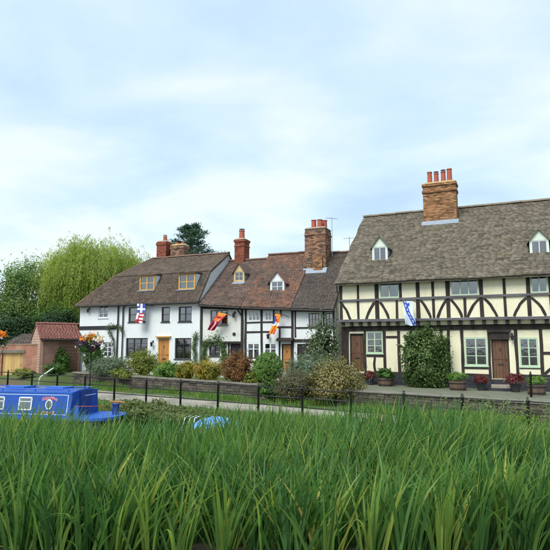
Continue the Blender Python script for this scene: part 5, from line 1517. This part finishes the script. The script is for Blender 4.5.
wall_climber('climber', 'thin climber up the drainpipes of the white house', HW, [(-6.05, 1.3), (-5.95, 2.4), (-6.05, 3.3), (-6.5, 3.9), (-6.2, 4.1), (-5.5, 4.0), (-5.3, 3.7)], -.12, .16, 620, LF['rose'], 202)
wall_climber('climber', 'sparse green climber at the right corner of the white house', HW, [(-.25, 1.3), (-.2, 2.2), (-.3, 2.9), (-.15, 3.6)], -.08, .22, 700, LF['climber'], 203)

# ------------------------------------------------------------------ trees
def willow():
    base = (-16.6, 52.0, 1.0)
    t = thing('willow_tree', 'tall yellow green weeping willow behind the brick outbuilding', 'tree', base)
    set_off()
    rs = np.random.default_rng(5); rr = random.Random(5)
    b = MB()
    b.tube([(0, 0, -.3), (.15, 0, 2), (.0, .1, 4.5), (.3, 0, 7.2)], [.55, .45, .36, .2], 10)
    for k in range(14):
        a = 6.283 * k / 14 + rr.uniform(-.2, .2); z0 = rr.uniform(3, 6); rd = rr.uniform(1.8, 3.8)
        b.tube([(.1, .05, z0), (rd * .4 * math.cos(a), rd * .4 * math.sin(a), z0 + 2.6), (rd * math.cos(a), rd * math.sin(a), z0 + 3.6 + rr.uniform(-.5, 1.2))], [.2, .12, .03], 6)
    b.build('trunk', MT['bark'], t)
    n = 4300
    # strand heads on a lumpy dome
    lob = unit(26, rs); lob[:, 2] = np.abs(lob[:, 2]) * .9
    lr = rs.uniform(.65, 1.0, 26)
    idx = rs.integers(0, 26, n)
    C = np.array([0, 0, 7.4]) + lob[idx] * np.array([4.0, 3.6, 4.3]) * lr[idx][:, None] + rs.normal(size=(n, 3)) * np.array([.75, .75, .5])
    C[:, 2] = np.minimum(C[:, 2], 12.4)
    Ls = rs.uniform(.9, 4.8, n) * np.clip((C[:, 2] - 2.0) / 7, .3, 1.1)
    k = 26
    f = np.linspace(0, 1, k)
    outw = C[:, :2] / (np.linalg.norm(C[:, :2], axis=1, keepdims=True) + .1)
    sway = rs.normal(size=(n, 2)) * .12
    P = np.zeros((n, k, 3))
    P[:, :, 0] = C[:, None, 0] + outw[:, None, 0] * .8 * f ** .5 + sway[:, None, 0] * f
    P[:, :, 1] = C[:, None, 1] + outw[:, None, 1] * .8 * f ** .5 + sway[:, None, 1] * f
    P[:, :, 2] = C[:, None, 2] + .25 * np.sin(f * 3.14) - Ls[:, None] * f ** 1.3
    P = P.reshape(-1, 3) + rs.normal(size=(n * k, 3)) * .07
    N = rs.normal(size=P.shape) * .5; N[:, :2] += np.repeat(outw, k, 0) * .7; N[:, 2] += .35
    N /= np.linalg.norm(N, axis=1, keepdims=True)
    tt = np.clip(np.repeat(rs.uniform(.1, .95, 26)[idx] + rs.normal(size=n) * .14, k) + rs.normal(size=n * k) * .15, 0, 1)
    keep = P[:, 2] > .8
    P, N, tt = P[keep], N[keep], tt[keep]
    V, F = leaves(P, N, .24 * rs.uniform(.7, 1.3, len(P)), .052 * rs.uniform(.8, 1.3, len(P)), rs, droop=3.5)
    np_mesh('crown', V, F, tt, [LF['willow']], t)
willow()
tree('tree', 'mid green bushy tree left of the willow', (-22.4, 50, 1.0), 9.5, (0, 0, 5.4), (2.1, 2.4, 4.0), LF['tree'], 15000, 85, .20, 'trees behind the left garden', 301, .22, .24)
tree('tree', 'green tree cut off by the left edge of the picture', (-26.2, 49, 1.0), 10, (0, 0, 5.4), (2.6, 2.5, 4.2), LF['tree'], 15000, 85, .20, 'trees behind the left garden', 302, .24, .24)
tree('tree', 'smaller pale green tree between the leafy tree and willow', (-20.6, 55, 1.0), 7, (0, 0, 4.2), (1.9, 2.0, 3.0), LF['tree'], 8000, 60, .20, 'trees behind the left garden', 303, .18, .26)
tree('bushy_tree', 'very dark evergreen bush above the orange brick wall', (-19.6, 42.5, 1.0), 5, (0, 0, 2.1), (2.3, 1.6, 2.15), LF['dark'], 12000, 80, .17, 'dark evergreens behind the brick wall', 304, .2, .22)
tree('bushy_tree', 'dark evergreen bush behind the outbuilding roof', (-16.4, 43.5, 1.0), 5, (0, 0, 2.3), (2.1, 1.6, 2.3), LF['dark'], 11000, 80, .17, 'dark evergreens behind the brick wall', 305, .2, .22)
tree('bushy_tree', 'green bush between the dark evergreens and the willow', (-18.2, 46.5, 1.0), 5, (0, 0, 2.6), (2.6, 1.6, 2.5), LF['green'], 9000, 70, .17, None, 306, .2, .25)
tree('bushy_tree', 'dark evergreen at the left edge above the gate', (-23.6, 43, 1.0), 5, (0, 0, 2.0), (2.2, 1.6, 2.3), LF['dark'], 11000, 80, .17, 'dark evergreens behind the brick wall', 307, .2, .22)
tree('bushy_tree', 'dark evergreen close against the left end of the white house', (-13.6, 44.5, 1.0), 5, (0, 0, 2.4), (1.8, 1.6, 2.5), LF['dark'], 9000, 70, .17, 'dark evergreens behind the brick wall', 308, .2, .22)

def pine():
    t = thing('pine_tree', 'dark blue green pine rising behind the white house chimney', 'tree', (-8.2, 54.0, 1.0))
    set_off()
    rs = np.random.default_rng(9); rr = random.Random(9)
    b = MB(); b.tube([(0, 0, -.3), (.05, 0, 7), (-.1, 0, 13.2)], [.42, .3, .04], 9)
    P, T = [], []
    H = 13.9
    for k in range(74):
        z = 3.2 + (H - 3.6) * (k / 74) ** .85
        Lb = (H - z) * .62 + .5
        Lb = min(Lb, 2.9) * rr.uniform(.55, 1.15)
        a = k * 2.399 + rr.uniform(-.3, .3); up = rr.uniform(.15, .6)
        tip = (Lb * math.cos(a), Lb * math.sin(a), z + Lb * up)
        b.tube([(0, 0, z), (tip[0] * .5, tip[1] * .5, z + Lb * up * .35), tip], [.05, .035, .01], 5)
        m = 210; f = rs.uniform(.35, 1.05, m)
        c = np.stack([tip[0] * f, tip[1] * f, z + Lb * up * f ** 1.4], 1) + rs.normal(size=(m, 3)) * np.array([.22, .22, .12]) * (.5 + .5 * Lb / 2)
        P.append(c); T.append(np.clip(rr.uniform(.2, .8) + rs.normal(size=m) * .18, 0, 1))
    b.build('trunk', MT['bark'], t)
    P = np.concatenate(P); N = unit(len(P), rs); N[:, 2] = np.abs(N[:, 2])
    V, F = leaves(P, N, .26, .085, rs); np_mesh('crown', V, F, np.concatenate(T), [LF['pine']], t)
pine()

# ------------------------------------------------------------------ reeds
def fbm(x, y, s):
    return (np.sin(x * 1.7 * s + 1.3 * np.sin(y * 1.1 * s + .7)) + np.sin(y * 2.3 * s + 1.9 * np.sin(x * .9 * s + 2.1)) + .6 * np.sin((x + y) * 3.7 * s + .4)) / 2.6

def blades(name, B, H, W, az, lean, curl, tint, label, cat, lm, nseg=5, rs=rng):
    """ribbon blades: base points B, height, width, lean azimuth, lean, curl"""
    n = len(B)
    s = np.linspace(0, 1, nseg + 1)
    hd = np.stack([np.cos(az), np.sin(az)], 1)
    hx = (lean[:, None] * s + curl[:, None] * s ** 3) * H[:, None]
    zz = H[:, None] * (s * np.sqrt(np.maximum(.05, 1 - lean ** 2))[:, None] - .55 * np.abs(curl)[:, None] * s ** 3.2)
    yaw = rs.uniform(0, 6.283, n)
    wd = np.stack([np.cos(yaw), np.sin(yaw), np.zeros(n)], 1)
    prof = W[:, None] * .5 * np.clip(np.minimum(1.0, (1 - s) * 2.6), .04, 1) * (.75 + .25 * np.sin(s * 3.1))
    C = np.zeros((n, nseg + 1, 3))
    C[:, :, 0] = B[:, None, 0] + hd[:, None, 0] * hx; C[:, :, 1] = B[:, None, 1] + hd[:, None, 1] * hx; C[:, :, 2] = B[:, None, 2] + zz
    V = np.stack([C - wd[:, None, :] * prof[:, :, None], C + wd[:, None, :] * prof[:, :, None]], 2).reshape(-1, 3)
    base = (np.arange(n) * (nseg + 1) * 2)[:, None, None]
    k = (np.arange(nseg) * 2)[None, :, None]
    F = (base + k + np.array([0, 1, 3, 2])[None, None, :]).reshape(-1, 4)
    set_off()
    o = np_mesh(name, V, F, np.repeat(tint, nseg), [lm])
    return tag(o, label, cat, None, 'stuff')

def far_edge(x):
    """how far back the reeds grow: in front of the boat at the left, to the far bank at the right"""
    return np.where(x < -3.2, 13.2, np.where(x < 1.0, 13.4 + (x + 3.2) * .15, 14.0)) + .5 * fbm(x, x * 0 + 3.0, .8)

def build_reeds():
    rs = np.random.default_rng(77)
    # tussocks kept apart from each other, dark water between them
    pts = []
    cand = np.stack([rs.uniform(-9.5, 10.5, 9000), rs.uniform(7.7, 15.4, 9000)], 1)
    fe = far_edge(cand[:, 0])
    cand = cand[(cand[:, 1] < fe) & (np.abs(cand[:, 0]) < cand[:, 1] * .52 + 1.6)]
    cell = {}
    for x, y in cand:
        d = .33 + .10 * math.sin(x * 2.1 + y * 1.3)
        i, j = int(x * 2), int(y * 2)
        if all((x - a) ** 2 + (y - c) ** 2 > d * d for p in range(i - 1, i + 2) for q in range(j - 1, j + 2) for a, c in cell.get((p, q), ())):
            cell.setdefault((i, j), []).append((x, y)); pts.append((x, y))
    cx, cy = np.array(pts).T
    nc = len(cx)
    per = rs.integers(24, 46, nc)
    idx = np.repeat(np.arange(nc), per); n = len(idx)
    ox = rs.normal(size=n) * .085; oy = rs.normal(size=n) * .085
    B = np.stack([cx[idx] + ox, cy[idx] + oy, np.full(n, -.06)], 1)
    g = fbm(cx, cy, .55)
    hc = 1.50 + .14 * g + .12 * fbm(cx + 9, cy, 1.9) + rs.normal(size=nc) * .12 + .22 * np.exp(-((cx - 3.0) / 1.5) ** 2) * (cy > 10.5)
    hc -= .30 / (1 + np.exp(-(cx - 4.5) / .35)) * np.clip((cy - 9.8) / 1.2, 0, 1)
    hc *= np.interp(cy, [7.7, 9.5, 11], [.90, .97, 1.0])
    H = hc[idx] * (1 - .45 * rs.random(n) ** 1.5) * 1.08
    W = rs.uniform(.026, .052, n)
    wind = .3 + 1.5 * fbm(cx, cy, .7)
    cl = .36 * np.clip(fbm(cx * .9 + 5, cy, .8) + .15, 0, 1) * rs.random(nc)
    wb = rs.random(n) < .35
    az = np.where(wb, wind[idx], np.arctan2(oy, ox)) + rs.normal(size=n) * .45
    lean = np.clip(np.abs(rs.normal(size=n) * .07) + cl[idx] + 1.15 * np.hypot(ox, oy), 0, .6)
    curl = np.clip(np.abs(rs.normal(size=n) * .12) + .03, 0, .55)
    big = rs.random(n) < .08
    curl[big] = rs.uniform(.3, .6, big.sum()); lean[big] += .18
    ct = np.clip(.50 + .14 * g + rs.normal(size=nc) * .17, .08, .82)
    tint = np.clip(ct[idx] + rs.normal(size=n) * .20, 0, .84)
    yc = (rs.random(nc) < .03) | ((cy < 9.2) & (fbm(cx * 1.3 + 4, cy, 1.1) > .68))
    yy_ = yc[idx] & (rs.random(n) < .6); tint[yy_] = np.clip(rs.normal(.82, .06, yy_.sum()), .6, .93)
    sel = rs.random(n) < .015; tint[sel] = rs.uniform(.93, 1.0, sel.sum())
    # dead and broken blades lying across the tussocks
    br = rs.random(n) < .012; lean[br] = rs.uniform(.6, .9, br.sum()); tint[br] = rs.uniform(.9, 1.0, br.sum())
    blades('reeds', B, H, W, az, lean, curl, tint, 'dense bed of tall green reeds filling the foreground', 'reeds', LF['reed'], 6, rs)
build_reeds()

def build_weeds():
    rs = np.random.default_rng(78)
    # rough grass on the far bank between the water and the railings
    n = 15000
    t = rs.uniform(-6, 27, n); q = rs.uniform(-2.3, -.1, n)
    e = F0; X = F0.x + FE.x * t + FN.x * q; Y = F0.y + FE.y * t + FN.y * q
    pz = .60 - .0132 * t
    Z = np.interp(q, [-2.5, -2.1, -1.5, -.9, 0], [-.35, .02, .25, .4, .5]) - .06
    H = rs.uniform(.18, .55, n) * (.75 + .35 * fbm(X, Y, .9))
    H = np.where((q > -.7), H * .55, H)
    blades('bank_grass', np.stack([X, Y, Z], 1), H, rs.uniform(.012, .022, n), rs.uniform(0, 6.283, n), np.abs(rs.normal(size=n) * .22), np.abs(rs.normal(size=n) * .18),
           np.clip(rs.normal(.62, .2, n), 0, .92), 'rough grass growing on the far bank below the railings', 'grass', LF['reed'], 4, rs)
    # garden edge weeds at the foot of the stone wall
    n = 24000
    t = rs.uniform(-1, 27, n); wq = 5.0 - .075 * (np.clip(t, 1, 30) - 3); q = wq - np.abs(rs.normal(size=n) * .75) - .05
    X = F0.x + FE.x * t + FN.x * q; Y = F0.y + FE.y * t + FN.y * q
    keep = fbm(X, Y, .8) > -.35
    X, Y, t = X[keep], Y[keep], t[keep]; n = len(X)
    blades('wall_foot_grass', np.stack([X, Y, .60 - .0132 * t - .02], 1), rs.uniform(.08, .46, n) * (.7 + .5 * fbm(X, Y, 1.1)), rs.uniform(.012, .022, n), rs.uniform(0, 6.283, n), np.abs(rs.normal(size=n) * .22), np.abs(rs.normal(size=n) * .2),
           np.clip(rs.normal(.66, .18, n), 0, .92), 'tufts of grass along the foot of the garden wall', 'grass', LF['reed'], 3, rs)
    # tall seeding weeds in front of the right railings
    n = 420
    X = rs.uniform(4.2, 9.6, n); Y = rs.uniform(13.6, 15.2, n)
    blades('seeding_weeds', np.stack([X, Y, np.full(n, .0)], 1), rs.uniform(.7, 1.5, n), rs.uniform(.008, .016, n), rs.uniform(0, 6.283, n), np.abs(rs.normal(size=n) * .12), np.abs(rs.normal(size=n) * .1),
           rs.uniform(.6, .93, n), 'tall thin yellowish weeds in front of the right railings', 'weeds', LF['reed'], 4, rs)
    P = np.stack([X[:150], Y[:150], rs.uniform(.85, 1.4, 150)], 1)
    P = np.repeat(P, 9, 0) + rs.normal(size=(150 * 9, 3)) * np.array([.06, .06, .09])
    V, F = leaves(P, unit(len(P), rs), .06, .03, rs)
    tag(np_mesh('weed_leaves', V, F, rs.uniform(.3, 1, len(P)), [LF['tree']]), 'small yellow green leaves on the tall weeds', 'weeds', None, 'stuff')
    # brambles right of the boat's stern
    for k, (x, y, r, h, sd) in enumerate(((-4.55, 20.9, 1.0, .62, 1), (-3.3, 20.2, .8, .45, 2), (-5.7, 21.9, .7, .56, 3), (-2.3, 19.9, .7, .36, 4))):
        shrub('bramble', ('wide brownish bramble thicket right of the boat stern', 'brownish bramble thicket on the bank below the left path', 'low bramble clump just behind the boat tiller', 'small bramble clump on the bank left of the tarpaulin boat')[k],
              (x, y, .08), (r, .7, h + .06), LF['bramble'], 2400, 50, .075, .6, 'brambles on the far bank', seed=400 + sd, cat='bramble')
build_weeds()
